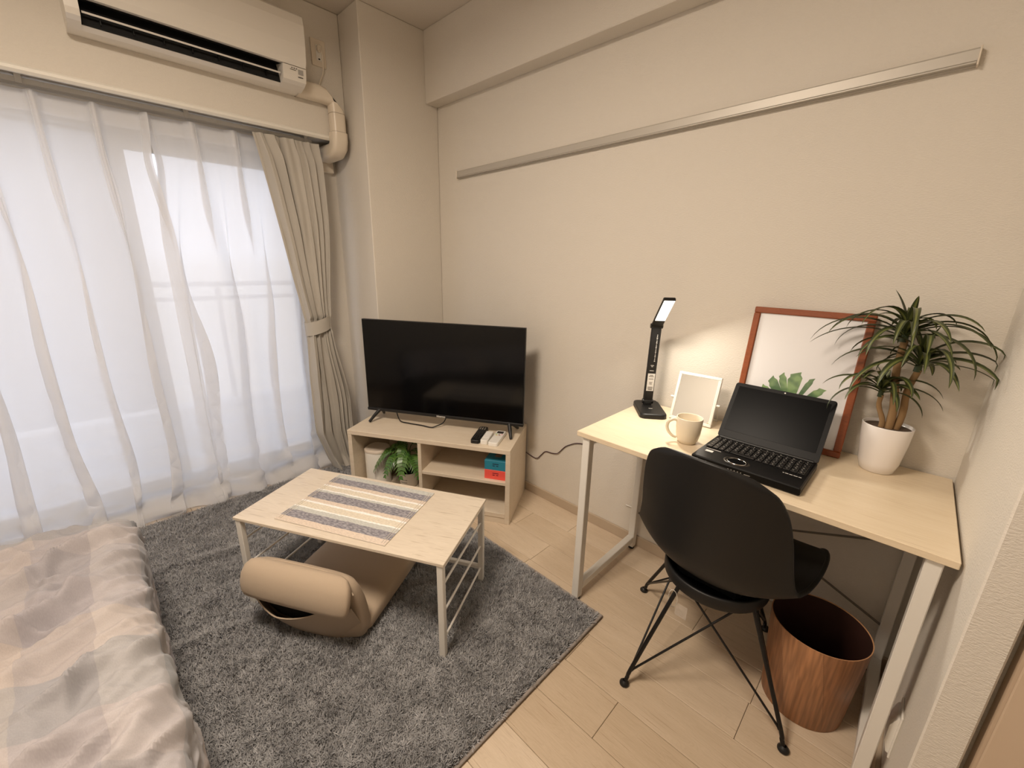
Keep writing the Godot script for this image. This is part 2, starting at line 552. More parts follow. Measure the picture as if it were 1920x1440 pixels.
func window_side():
	# wall with the balcony door opening, lintel in front of it
	var wl := structure("wall_left", "papered wall round the balcony window", span(Vector3(-2.95, 0, 0.44), Vector3(-2.8, CEIL, 0.66)), M.wallpaper)
	put("wall_panel", span(Vector3(-2.95, 1.84, 0.66), Vector3(-2.8, CEIL, 2.9)), M.wallpaper, wl)
	put("wall_panel", span(Vector3(-2.95, 0, 2.42), Vector3(-2.8, 1.84, 2.9)), M.wallpaper, wl)
	put("threshold", span(Vector3(-2.95, -0.05, 0.66), Vector3(-2.8, 0.03, 2.42)), M.white_plastic, wl)
	structure("wall_lintel", "papered lintel box over the curtains that carries the air conditioner", span(Vector3(-2.81, 1.916, 0.462), Vector3(-2.616, CEIL, 2.76), 0.006), M.wallpaper)
	structure("trim_1", "pale rounded edge strip along the bottom of the lintel", span(Vector3(-2.634, 1.896, 0.50), Vector3(-2.606, 1.922, 2.74), 0.008), mat(c8(232, 228, 218), 0.5))
	# sliding sashes
	var wi := Node3D.new()
	wi.name = "window_1"
	add_child(wi)
	tag(wi, "frosted sliding balcony window behind the sheer curtains", "", "", "structure")
	var fr := MB.new()
	for a in [[Vector3(-2.92, 0.03, 0.66), Vector3(-2.82, 1.84, 0.70)], [Vector3(-2.92, 0.03, 2.38), Vector3(-2.82, 1.84, 2.42)], [Vector3(-2.92, 0.03, 0.70), Vector3(-2.82, 0.07, 2.38)], [Vector3(-2.92, 1.80, 0.70), Vector3(-2.82, 1.84, 2.38)]]:
		fr.box((a[0] + a[1]) / 2, a[1] - a[0], 0.002)
	put("window_frame", fr.done(), M.alu, wi)
	for sa in [[0.70, 1.45, -2.855, 1.74], [1.40, 2.38, -2.89, 1.79]]:
		var sx: float = sa[2]
		var sb := MB.new()
		for q in [[sa[0], sa[0] + 0.055, 0.07, 1.80], [sa[1] - 0.055, sa[1], 0.07, 1.80], [sa[0] + 0.055, sa[1] - 0.055, 0.07, 0.15], [sa[0] + 0.055, sa[1] - 0.055, sa[3], 1.80]]:
			sb.box(Vector3(sx, (q[2] + q[3]) / 2, (q[0] + q[1]) / 2), Vector3(0.03, q[3] - q[2], q[1] - q[0]), 0.002)
		var so := put("sash", sb.done(), M.alu, wi)
		put("pane", span(Vector3(sx - 0.003, 0.15, sa[0] + 0.05), Vector3(sx + 0.003, sa[3], sa[1] - 0.05)), M.frosted, so)
	# balcony seen as bands through glass and cloth
	var ba := thing("balcony", "balcony with pale parapet and handrail seen dimly through the frosted window", "balcony", Vector3(-3.0, 0, 1.5))
	put("deck", span(Vector3(-1.3, -0.12, -2.2), Vector3(-0.02, -0.03, 2.2), 0.004), mat(c8(150, 148, 145), 0.8), ba)
	put("parapet", span(Vector3(-1.02, -0.03, -2.2), Vector3(-0.9, 0.22, 2.2), 0.01), mat(c8(225, 224, 222), 0.8), ba)
	var bm := mat(c8(150, 148, 146), 0.5, 0.3)
	put("handrail", span(Vector3(-1.0, 1.08, -2.2), Vector3(-0.94, 1.115, 2.2), 0.01), bm, ba)
	put("lower_rail", span(Vector3(-0.99, 0.98, -2.2), Vector3(-0.95, 1.01, 2.2), 0.01), bm, ba)
	for k in 4:
		put("post", span(Vector3(-0.985, 0.22, -1.8 + k * 1.2), Vector3(-0.955, 1.08, -1.77 + k * 1.2), 0.003), bm, ba)
	var nb := thing("neighbour_building", "grey neighbouring building seen dimly through the left window pane", "building", Vector3(-9.0, -6.0, 5.2))
	var gm := mat(c8(96, 95, 98), 0.8)
	put("facade", span(Vector3(-3.0, 0, -4.3), Vector3(0, 11.5, 6.0), 0.05), gm, nb)
	for r in 4:
		for k in 4:
			put("window", span(Vector3(0.0, 1.6 + r * 2.7, -3.4 + k * 2.4), Vector3(0.04, 2.9 + r * 2.7, -2.0 + k * 2.4), 0.01), mat(c8(96, 100, 108), 0.3), nb)
	# curtain rail
	var cr := thing("curtain_rail", "double aluminium curtain rail fixed under the lintel", "curtain rail", Vector3(-2.72, 1.885, 0))
	var rb := MB.new()
	for dx in [-0.012, 0.026]:
		rb.box(Vector3(dx, 0.012, 1.66), Vector3(0.018, 0.003, 2.06), 0.0005)
		for s in [-1, 1]:
			rb.box(Vector3(dx + s * 0.0085, 0.004, 1.66), Vector3(0.002, 0.016, 2.06), 0.0005)
	put("track", rb.done(), M.alu, cr)
	for z in [0.66, 1.17, 1.66, 2.2]:
		var kb := MB.new()
		kb.box(Vector3(0.006, 0.023, z), Vector3(0.07, 0.004, 0.022), 0.001)
		kb.box(Vector3(0.0385, 0.010, z), Vector3(0.004, 0.030, 0.018), 0.001)
		put("bracket", kb.done(), M.alu, cr)
	# sheers
	sheer("white sheer curtain panel at the left of the window reaching behind the bed", 1.306, 2.44, 0.165, 3, 1)
	sheer("white sheer curtain panel at the right of the window beside the grey drape", 0.66, 1.318, 0.165, 9, -1)
	drape()

func sheer(label: String, z0: float, z1: float, lam: float, sd: int, lead: int):
	var n := noise(sd, 1.0, 2)
	var P := []
	var U := []
	var rows := 110
	var cols := int((z1 - z0) / 0.0042)
	for i in rows:
		var t := float(i) / (rows - 1)
		var y: float = lerp(1.872, 0.012, t)
		var row := []
		var ur := []
		for j in cols:
			var s := float(j) / (cols - 1)
			var zz: float = z0 + s * (z1 - z0) if lead > 0 else z1 - s * (z1 - z0)
			var k: float = (zz - z0) / lam if lead > 0 else (z1 - zz) / lam
			var open := smoothstep(0.02, 0.55, t)
			var drift: float = n.get_noise_2d(zz * 1.5, t * 1.1) * 0.55 * t
			var ph: float = TAU * (k - 0.02 + drift)
			var pinch: float = exp(-pow(fposmod(k + 0.5, 1.0) - 0.5, 2) / 0.012)
			var amp: float = 0.024 + 0.014 * n.get_noise_2d(zz * 3.0 + 40, 0.3)
			var x: float = -2.735 + lerp(0.030 * pinch, amp * (0.6 * cos(ph) + 0.4 * cos(2 * ph + 2.2 + 4.0 * n.get_noise_1d(zz * 2.0))), open)
			x += 0.012 * open * n.get_noise_2d(zz * 9.0, t * 2.0)
			var dz: float = -(0.050 + 0.032 * n.get_noise_1d(zz * 5.0 + 3.0)) * open * sin(ph + 0.5) - 0.006 * (1 - open) * sin(ph)
			var edge: float = zz - z0 if lead > 0 else z1 - zz
			dz *= smoothstep(0.0, 0.07, edge)
			dz -= lead * (0.020 * smoothstep(0.12, 0.3, t) - 0.012 * exp(-pow((t - 0.10) / 0.05, 2))) * (1.0 - smoothstep(0.0, 0.25, edge))
			x += 0.010 * lead * (1.0 - smoothstep(0.0, 0.1, edge))
			# soft crumples near the hem, and the hem spreading on the floor
			var low: float = smoothstep(0.80, 1.0, t)
			x += low * (0.045 * n.get_noise_2d(zz * 7.0, t * 14.0) + 0.018) + 0.03 * smoothstep(0.955, 1.0, t)
			x += 0.006 * smoothstep(0.35, 0.9, t) * n.get_noise_2d(zz * 16.0, t * 26.0)
			if t > 0.97: y = max(y, 0.010 + 0.006 * n.get_noise_1d(zz * 20.0))
			x = max(x, -2.785)
			row.append(Vector3(x, y, zz + dz))
			ur.append(Vector2(s * 6, t * 8))
		P.append(row); U.append(ur)
	var o := thing("sheer_curtain", label, "curtain", Vector3.ZERO, 0, "white sheer curtains")
	put("cloth", cloth(P, U), M.sheer, o)
	# bottom hem and top heading are doubled cloth
	var hem := []
	for i in range(rows - 7, rows): hem.append(P[i].map(func(p): return p + Vector3(-0.0025, 0, 0)))
	put("hem", cloth(hem), M.sheer, o)
	var top := []
	for i in range(0, 5): top.append(P[i].map(func(p): return p + Vector3(-0.0025, 0, 0)))
	put("heading", cloth(top), M.sheer, o)
	# each pinch pleat is a tuck of doubled cloth that runs out into the fold below
	var k := 0
	while (k + 0.5) * lam < z1 - z0:
		var zc: float = (z0 + k * lam + 0.006 if lead > 0 else z1 - k * lam - 0.006)
		if k == 0: zc += lead * 0.012
		var S := []
		for i in range(0, 34):
			var t := i / float(rows - 1)
			var row := []
			for j in 5:
				var e := j / 4.0 * 2.0 - 1.0
				var w: float = (0.010 + 0.010 * smoothstep(0.05, 0.3, t)) * (1.0 - 0.97 * smoothstep(0.17, 0.302, t))
				var base: Vector3 = P[i][clampi(int((zc - z0) / (z1 - z0) * (cols - 1)) if lead > 0 else int((z1 - zc) / (z1 - z0) * (cols - 1)), 0, cols - 1)]
				row.append(Vector3(base.x - 0.006 - 0.006 * (1.0 - e * e), base.y, base.z + e * w))
			S.append(row)
		put("pleat", cloth(S), M.sheer, o)
		k += 1

func drape():
	var n := noise(77, 1.0, 2)
	var o := thing("drape", "grey beige curtain gathered with a tieback beside the window", "curtain")
	var P := []
	var rows := 120
	var cols := 340
	for i in rows:
		var t := float(i) / (rows - 1)
		var y: float = lerp(1.875, 0.022, t)
		var row := []
		var a: float; var b: float; var amp: float
		if y > 0.92:
			var q: float = (1.875 - y) / (1.875 - 0.92)
			a = lerp(0.915, 0.768, pow(q, 0.9))
			b = lerp(0.596, 0.652, smoothstep(0.35, 1.0, q))
			amp = lerp(0.026, 0.030, q)
		else:
			var q: float = (0.92 - y) / 0.90
			a = lerp(0.768, 0.79, sin(q * PI * 0.75))
			if q > 0.72: a -= 0.07 * (q - 0.72) / 0.28
			b = lerp(0.652, 0.585, smoothstep(0.0, 0.55, q))
			amp = lerp(0.030, 0.045, q)
		for j in cols:
			var s := float(j) / (cols - 1)
			var top: float = smoothstep(0.0, 0.06, t)
			var ss: float = s + 0.012 * n.get_noise_2d(s * 5.0, t * 2.0)
			var ph: float = TAU * ((ss + 0.06 * sin(ss * 9.0)) * 6.0 - 0.25)
			var fold: float = 1.0 - 2.1 * pow(1.0 - abs(sin(ph * 0.5)), 1.7) + 0.3 * sin(2.0 * ph + 1.0 + 3.0 * n.get_noise_1d(s * 3.0))
			var wob: float = n.get_noise_2d(s * 6.0 + 9, t * 2.5)
			var zz: float = lerp(a, b, s) + 0.020 * cos(ph) * lerp(0.5, 1.0, top) * (0.35 if s < 0.09 else 1.0)
			var x: float = -2.670 + amp * fold * lerp(0.6, 1.0, top) * smoothstep(0.0, 0.06, s) + 0.012 * wob + 0.015 * smoothstep(0.0, 1.0, t)
			if y > 0.88 and y < 0.97: x = lerp(x, -2.67, 0.35)
			if t > 0.96: x += 0.5 * (t - 0.96) * (1.0 + sin(ph * 0.5))
			row.append(Vector3(x, y, zz))
		P.append(row)
	put("cloth", cloth(P), M.drape, o)
	# leading edge folded back as a flat band
	var E := []
	for i in rows:
		var p: Vector3 = P[i][0]
		var row := []
		for k in 6:
			var s := k / 5.0
			row.append(p + Vector3(0.012 * sin(s * PI) - 0.025 * s, 0, 0.004 - 0.03 * s))
		E.append(row)
	put("side_hem", cloth(E), M.drape, o)
	# tieback: a band round the gathered cloth
	var B := []
	for i in 5:
		var row := []
		for k in 41:
			var a := TAU * k / 40
			var yy: float = 0.958 - 0.075 * i / 4.0 - 0.02 * cos(a)
			row.append(Vector3(-2.668 + 0.060 * sin(a), yy, 0.71 + 0.070 * cos(a)))
		B.append(row)
	var m := MB.new()
	m.shell(B, 0.004)
	put("tieback", m.done(), M.drape, o)

# ---------------------------------------------------------------- rug
const RIDGES := [[Vector2(-2.21, 1.72), Vector2(-2.18, 1.34)], [Vector2(-1.705, 1.72), Vector2(-1.685, 1.37)]]
func rug():
	var x0 := -2.67; var x1 := -0.80; var z0 := 0.497; var z1 := 1.79
	var o := thing("rug", "square charcoal grey shaggy rug under the coffee table", "rug", Vector3((x0 + x1) / 2, 0, (z0 + z1) / 2))
	var hx := (x1 - x0) / 2; var hz := (z1 - z0) / 2
	put("backing", boxm(Vector3(hx * 2, 0.008, hz * 2), 0.003, Vector3(0, 0.0045, 0)), mat(c8(74, 71, 69), 0.95), o)
	put("binding", tubem([Vector3(-hx, 0.007, -hz), Vector3(hx, 0.007, -hz), Vector3(hx, 0.007, hz), Vector3(-hx, 0.007, hz), Vector3(-hx, 0.007, -hz + 0.001)], 0.0085, 8), mat(c8(158, 148, 140), 0.9), o)
	for rd in RIDGES:
		var c0 := Vector3((x0 + x1) / 2, 0, (z0 + z1) / 2)
		put("ruffle", tubem([Vector3(rd[0].x, 0.004, rd[0].y) - c0, Vector3(rd[1].x, 0.004, rd[1].y) - c0, Vector3(rd[1].x + 0.004, -0.002, rd[1].y - 0.08) - c0], 0.012, 8), mat(c8(92, 89, 88), 0.95), o)
	# tufts
	var b := MB.new()
	var r2 := RandomNumberGenerator.new()
	r2.seed = 3
	for k in 5:
		var a := TAU * k / 5.0 + r2.randf() * 0.8
		var d := Vector3(cos(a), 0, sin(a))
		var s := Vector3(-d.z, 0, d.x) * 0.0014
		var p := d * 0.002
		var lean := 0.003 + 0.005 * r2.randf()
		var q := p + d * lean + Vector3(0, 0.011, 0)
		var e := q + d * (lean * 1.2) + Vector3(0, 0.006, 0) + Vector3(r2.randf() - 0.5, 0, r2.randf() - 0.5) * 0.006
		b.quad(p - s, p + s, q + s, q - s, 1)
		b.tri(q - s, q + s, e, 1)
	var mm := MultiMesh.new()
	mm.transform_format = MultiMesh.TRANSFORM_3D
	mm.use_colors = true
	mm.mesh = b.done()
	var step := 0.0046
	var nx := int((x1 - x0 - 0.019) / step)
	var nz := int((z1 - z0 - 0.024) / step)
	mm.instance_count = nx * nz
	var n1 := noise(5, 9.0, 2)
	var n2 := noise(6, 2.2, 2)
	var n3 := noise(8, 60.0, 1)
	var id := 0
	for i in nx:
		for j in nz:
			var x := -hx + 0.011 + (i + r2.randf()) * step
			var z := -hz + 0.012 + (j + r2.randf()) * step
			var wp := Vector3((x0 + x1) / 2 + x, 0, (z0 + z1) / 2 + z)
			var loc: Vector3 = Basis(Vector3.UP, SA).inverse() * (wp - SP)
			if loc.x > -0.004 and loc.x < 0.907 and loc.z < 0.004:
				mm.set_instance_transform(id, Transform3D(Basis().scaled(Vector3.ONE * 0.001), Vector3(x, 0.004, z)))
				mm.set_instance_color(id, Color(0.3, 0.3, 0.3))
				id += 1
				continue
			var dir := n1.get_noise_2d(x, z) * 6.0 + n3.get_noise_2d(x, z + 7) * 4.0 + r2.randf() * 1.6
			# two creases where the rug has ruffled up
			var ridge := 0.0
			for rd in RIDGES:
				var dd: Vector2 = rd[1] - rd[0]
				var pq: Vector2 = Vector2(wp.x, wp.z) - rd[0]
				var tt: float = pq.dot(dd) / dd.length_squared()
				var of: float = pq.dot(Vector2(-dd.y, dd.x).normalized()) + 0.02 * sin(tt * 5.0)
				ridge += 0.013 * exp(-pow(of / 0.022, 2)) * smoothstep(-0.4, 0.1, tt) * (1.0 - smoothstep(0.9, 1.4, tt))
			var lean := 0.42 + 0.25 * n1.get_noise_2d(x + 9, z) + 0.35 * n3.get_noise_2d(x, z)
			var bs := Basis(Vector3(cos(dir), 0, sin(dir)), lean) * Basis(Vector3.UP, r2.randf() * TAU)
			var sc := 0.68 + 0.32 * r2.randf() + 0.30 * n3.get_noise_2d(x + 3, z)
			mm.set_instance_transform(id, Transform3D(bs.scaled(Vector3(1, 1, 1) * sc), Vector3(x, 0.007 + ridge, z)))
			var v := 0.40 * (0.85 + 0.3 * r2.randf() + 0.2 * n1.get_noise_2d(x, z + 5) + 0.15 * n3.get_noise_2d(x, z + 4))
			mm.set_instance_color(id, Color(v * 0.985, v * 0.975, v * 0.985))
			id += 1
	var mi := MultiMeshInstance3D.new()
	mi.name = "pile"
	mi.multimesh = mm
	var pm := mat(Color(1, 1, 1), 0.95)
	pm.vertex_color_use_as_albedo = true
	mi.material_override = pm
	mi.set_meta("kind", "stuff")
	o.add_child(mi)

# ---------------------------------------------------------------- tv corner
const SA := 0.5222
const SP := Vector3(-2.234, 0, 0.785)
func at_stand(p: Vector3) -> Vector3:
	return SP + Basis(Vector3.UP, SA) * p

func tv_corner():
	var o := thing("tv_stand", "low whitewashed wood television stand with open shelves, set diagonally in the corner", "tv stand", SP, SA)
	var W := 0.903; var D := 0.372; var H := 0.416; var T := 0.024
	put("top_panel", span(Vector3(0, H - T, -D), Vector3(W, H, 0), 0.0015), M.stand, o)
	put("side_panel", span(Vector3(0, 0.0, -D), Vector3(T, H - T, -0.0015), 0.001), M.stand, o)
	put("side_panel", span(Vector3(W - T, 0.0, -D), Vector3(W, H - T, -0.0015), 0.001), M.stand, o)
	put("divider", span(Vector3(0.408, 0.059, -D + 0.01), Vector3(0.427, H - T, -0.002), 0.001), M.stand, o)
	put("shelf", span(Vector3(0.427, 0.219, -D + 0.01), Vector3(W - T, 0.236, -0.004), 0.001), M.stand, o)
	put("bottom_panel", span(Vector3(T, 0.035, -D), Vector3(W - T, 0.059, -0.002), 0.001), M.stand, o)
	put("back_panel", span(Vector3(T, 0.059, -D), Vector3(W - T, H - T, -D + 0.006), 0), M.stand, o)
	put("plinth", span(Vector3(T, 0.0, -0.03), Vector3(W - T, 0.035, -0.006), 0.001), M.stand, o)
	# television
	var tv := thing("television", "flat black television with splayed feet, switched off on the stand", "television", at_stand(Vector3(0.475, H, -0.171)), SA)
	var yb := 0.479 - H; var yt := 0.989 - H
	put("cabinet", span(Vector3(-0.45, yb, -0.022), Vector3(0.45, yt, -0.002), 0.002), M.tv_shell, tv)
	put("rear_housing", span(Vector3(-0.28, yb + 0.03, -0.075), Vector3(0.28, yb + 0.28, -0.02), 0.012), M.tv_shell, tv)
	put("screen", span(Vector3(-0.446, yb + 0.016, -0.003), Vector3(0.446, yt - 0.004, 0.0), 0.0005), M.screen, tv)
	put("lower_bezel", span(Vector3(-0.4505, yb - 0.002, -0.024), Vector3(0.4505, yb + 0.014, 0.004), 0.002), M.black, tv)
	var tm := TextMesh.new()
	tm.text = "Hisense"; tm.font_size = 32; tm.pixel_size = 0.00042; tm.depth = 0.0006
	put("lettering", tm, M.white_plastic, tv, Vector3(-0.005, yb + 0.006, 0.0045))
	for s in [-1.0, 1.0]:
		var f := MB.new()
		for dz in [-1.0, 1.0]:
			var hip := Vector3(s * 0.372, yb + 0.012, -0.012)
			var toe := Vector3(s * 0.419 if s < 0 else 0.398, 0.006, 0.045 if dz > 0 else -0.11)
			f.tube(smooth([hip, hip.lerp(toe, 0.5) + Vector3(0, 0.002, 0), toe], 4), 0.009, 8, [0.011, 0.011, 0.011, 0.010, 0.010, 0.009, 0.0085, 0.008, 0.007])
		put("foot", f.done(), M.black, tv)
	var cord := smooth([Vector3(-0.30, yb - 0.004, -0.045), Vector3(-0.26, 0.012, -0.01), Vector3(-0.20, 0.006, 0.0), Vector3(-0.12, 0.006, 0.008), Vector3(-0.06, 0.006, 0.02), Vector3(-0.035, 0.010, 0.006), Vector3(0.0, 0.03, -0.03), Vector3(0.02, yb + 0.05, -0.07)], 6)
	tag(put("power_cord", tubem(cord.map(func(p): return tv.transform * p), 0.003, 8), M.black), "black cord looping on the stand top under the television", "cord")
	# canister with lid
	var ca := thing("lidded_canister", "white rounded canister with a pale lid in the left bay of the stand", "canister", at_stand(Vector3(0.100, 0.0595, -0.115)), SA)
	put("body", slab(rr_poly(0.122, 0.122, 0.045, 8), 0.0, 0.205, 0.003), M.white_plastic, ca)
	put("lid", slab(rr_poly(0.126, 0.126, 0.047, 8), 0.206, 0.222, 0.006), mat(c8(222, 208, 192), 0.45), ca)
	# leafy plant
	fern()
	# tissue boxes
	for k in 2:
		var c: StandardMaterial3D = [M.coral, M.teal][k]
		var bx := thing("tissue_box", ["coral red tissue box on the stand shelf, under the teal one", "teal tissue box lying on top of the coral red one"][k], "tissue box", at_stand(Vector3(0.820, 0.2362 + 0.0512 * k, -0.135)), SA, "tissue boxes on the stand shelf")
		put("carton", boxm(Vector3(0.112, 0.051, 0.222), 0.0012, Vector3(0, 0.0255, 0)), c, bx)
		if k == 1:
			put("opening_flap", slab(rr_poly(0.034, 0.13, 0.010), 0.051, 0.0517), M.card, bx)
		var tb := MB.new()
		for q in [[0.002, 0.034, 0.032], [-0.008, 0.024, 0.012], [0.011, 0.024, 0.011]]:
			tb.box(Vector3(q[0], q[1], 0.1112), Vector3(q[2], 0.0042, 0.0006), 0)
		put("print", tb.done(), M.ink if k == 1 else M.ink_red, bx)
	# remotes
	var r1 := thing("remote_control", "long black remote control with three silver buttons on the stand top", "remote", at_stand(Vector3(0.705, H, -0.125)), SA + 0.05, "remote controls")
	put("body", slab(rr_poly(0.046, 0.19, 0.012), 0.001, 0.019, 0.004), M.black, r1)
	for i in 3:
		put("button", boxm(Vector3(0.008, 0.003, 0.026), 0.001), M.chrome, r1, Vector3(-0.013 + 0.013 * i, 0.0195, -0.066))
	for r in 7:
		for i in 3:
			put("button", boxm(Vector3(0.008, 0.002, 0.007), 0.0008), M.key, r1, Vector3(-0.013 + 0.013 * i, 0.0195, -0.04 + 0.018 * r))
	var r2 := thing("remote_control", "short plain white remote control beside the black one", "remote", at_stand(Vector3(0.755, H, -0.095)), SA + 0.03, "remote controls")
	put("body", slab(rr_poly(0.038, 0.125, 0.008), 0.001, 0.023, 0.003), M.white_plastic, r2)
	put("panel", slab(rr_poly(0.030, 0.08, 0.004), 0.023, 0.0238), mat(c8(240, 236, 230), 0.4), r2, Vector3(0, 0, -0.01))
	var r3 := thing("remote_control", "white remote control with a small dark display nearest the stand edge", "remote", at_stand(Vector3(0.806, H, -0.108)), SA - 0.02, "remote controls")
	put("body", slab(rr_poly(0.050, 0.165, 0.010), 0.001, 0.019, 0.004), M.white_plastic, r3)
	put("display", boxm(Vector3(0.034, 0.001, 0.026), 0), mat(c8(42, 40, 40), 0.25), r3, Vector3(0, 0.0193, -0.055))
	for q in [[-0.015, -0.03, 150, 190, 120], [0.0, -0.03, 120, 118, 116], [0.015, -0.03, 224, 150, 160], [0.006, -0.016, 170, 120, 90], [-0.010, -0.016, 220, 190, 110]]:
		put("button", boxm(Vector3(0.009, 0.002, 0.007), 0.0008), mat(c8(q[2], q[3], q[4]), 0.4), r3, Vector3(q[0], 0.0195, q[1]))

func leaf_split(len: float, half: float, sd: int) -> Array:
	# a drooping leaf with finger lobes each side of its rib; along +z, folded
	var b := MB.new()
	var rib := []
	var r := RandomNumberGenerator.new()
	r.seed = sd
	var n := 12
	for i in n + 1:
		var t := float(i) / n
		rib.append(Vector3(0, 0.10 * len * sin(t * PI) - 0.75 * len * t * t, len * (t - 0.28 * t * t)))
	for s in [-1.0, 1.0]:
		for i in n:
			var t := (i + 0.5) / n
			var w: float = half * pow(sin(PI * clamp(0.12 + 0.86 * t, 0, 1)), 0.7) * (0.9 + 0.2 * r.randf())
			var a: Vector3 = rib[i]; var c: Vector3 = rib[i + 1]
			var fw := (c - a).normalized()
			var out := Vector3(s, 0, 0)
			var tip := (a + c) / 2 + out * w + fw * w * 0.55 + Vector3(0, -0.25 * w, 0)
			c = a.lerp(c, 0.80)
			var m1 := a + out * w * 0.55 + fw * w * 0.20 + Vector3(0, 0.12 * w, 0)
			var m2 := c + out * w * 0.58 + fw * w * 0.28 + Vector3(0, 0.12 * w, 0)
			b.col = Color(0.045, 0.12, 0.022).lerp(Color(0.10, 0.20, 0.04), r.randf())
			if s > 0:
				b.quad(a, c, m2, m1, -1); b.tri(m1, m2, tip, -1)
			else:
				b.quad(a, m1, m2, c, -1); b.tri(m1, tip, m2, -1)
	return [b.done(), rib]

func fern():
	var o := thing("potted_plant", "small bushy plant with split green leaves in a pale pot inside the stand", "plant", at_stand(Vector3(0.275, 0.0592, -0.140)), SA, "potted plants")
	var b := MB.new()
	b.lathe([Vector2(0.044, 0.0), Vector2(0.048, 0.004), Vector2(0.058, 0.088), Vector2(0.060, 0.092), Vector2(0.056, 0.092), Vector2(0.053, 0.075)], 32)
	b.disc(0.044, Vector3.ZERO, 32, false)
	put("pot", b.done(), mat(c8(232, 224, 214), 0.6), o)
	b = MB.new(); b.disc(0.0545, Vector3(0, 0.078, 0), 24)
	put("soil", b.done(), mat(c8(40, 32, 26), 0.95), o)
	# print on the pot: thin dark strokes that follow its curve
	b = MB.new()
	for q in [[0.056, -0.62, -0.42], [0.056, -0.38, -0.12], [0.056, -0.06, 0.04], [0.056, 0.10, 0.30], [0.038, -0.5, 0.28]]:
		var rows := [[], []]
		for k in 6:
			var a: float = lerp(q[1], q[2], k / 5.0)
			for e in 2:
				var yy: float = q[0] - (0.0035 if e else 0.0)
				var rad: float = 0.0484 + 0.010 * (yy - 0.004) / 0.084 + 0.0003
				rows[e].append(Vector3(sin(a) * rad, yy, cos(a) * rad))
		b.grid(rows)
	put("print", b.done(), M.ink_grey, o)
	var lm := mat(Color(1, 1, 1), 0.35)
	lm.vertex_color_use_as_albedo = true
	lm.backlight_enabled = true
	lm.backlight = Color(0.15, 0.2, 0.08)
	var sh := [leaf_split(0.17, 0.048, 1), leaf_split(0.15, 0.044, 2), leaf_split(0.12, 0.040, 4)]
	var st := mat(c8(60, 84, 40), 0.6)
	# azimuth (0 = towards the front), height of the leaf base, reach of the stalk, mesh
	for q in [[-0.95, 0.215, 0.05, 0], [-0.35, 0.205, 0.045, 1], [0.25, 0.225, 0.03, 0], [-1.15, 0.238, 0.03, 2], [0.8, 0.205, 0.05, 1], [1.5, 0.22, 0.03, 2], [2.6, 0.24, 0.03, 1], [0.1, 0.262, 0.02, 2], [-2.3, 0.24, 0.03, 2]]:
		var bs := Basis(Vector3.UP, q[0])
		var p := bs * Vector3(0, q[1], q[2])
		var lf := put("leaf", sh[q[3]][0], lm, o, p, bs * Basis(Vector3.RIGHT, -0.15))
		put("stalk", tubem(smooth([bs.inverse() * (Vector3(0, 0.078, 0) - p), Vector3(0, -0.03, -q[2] * 0.7), Vector3.ZERO], 4), 0.0018, 6), st, lf)

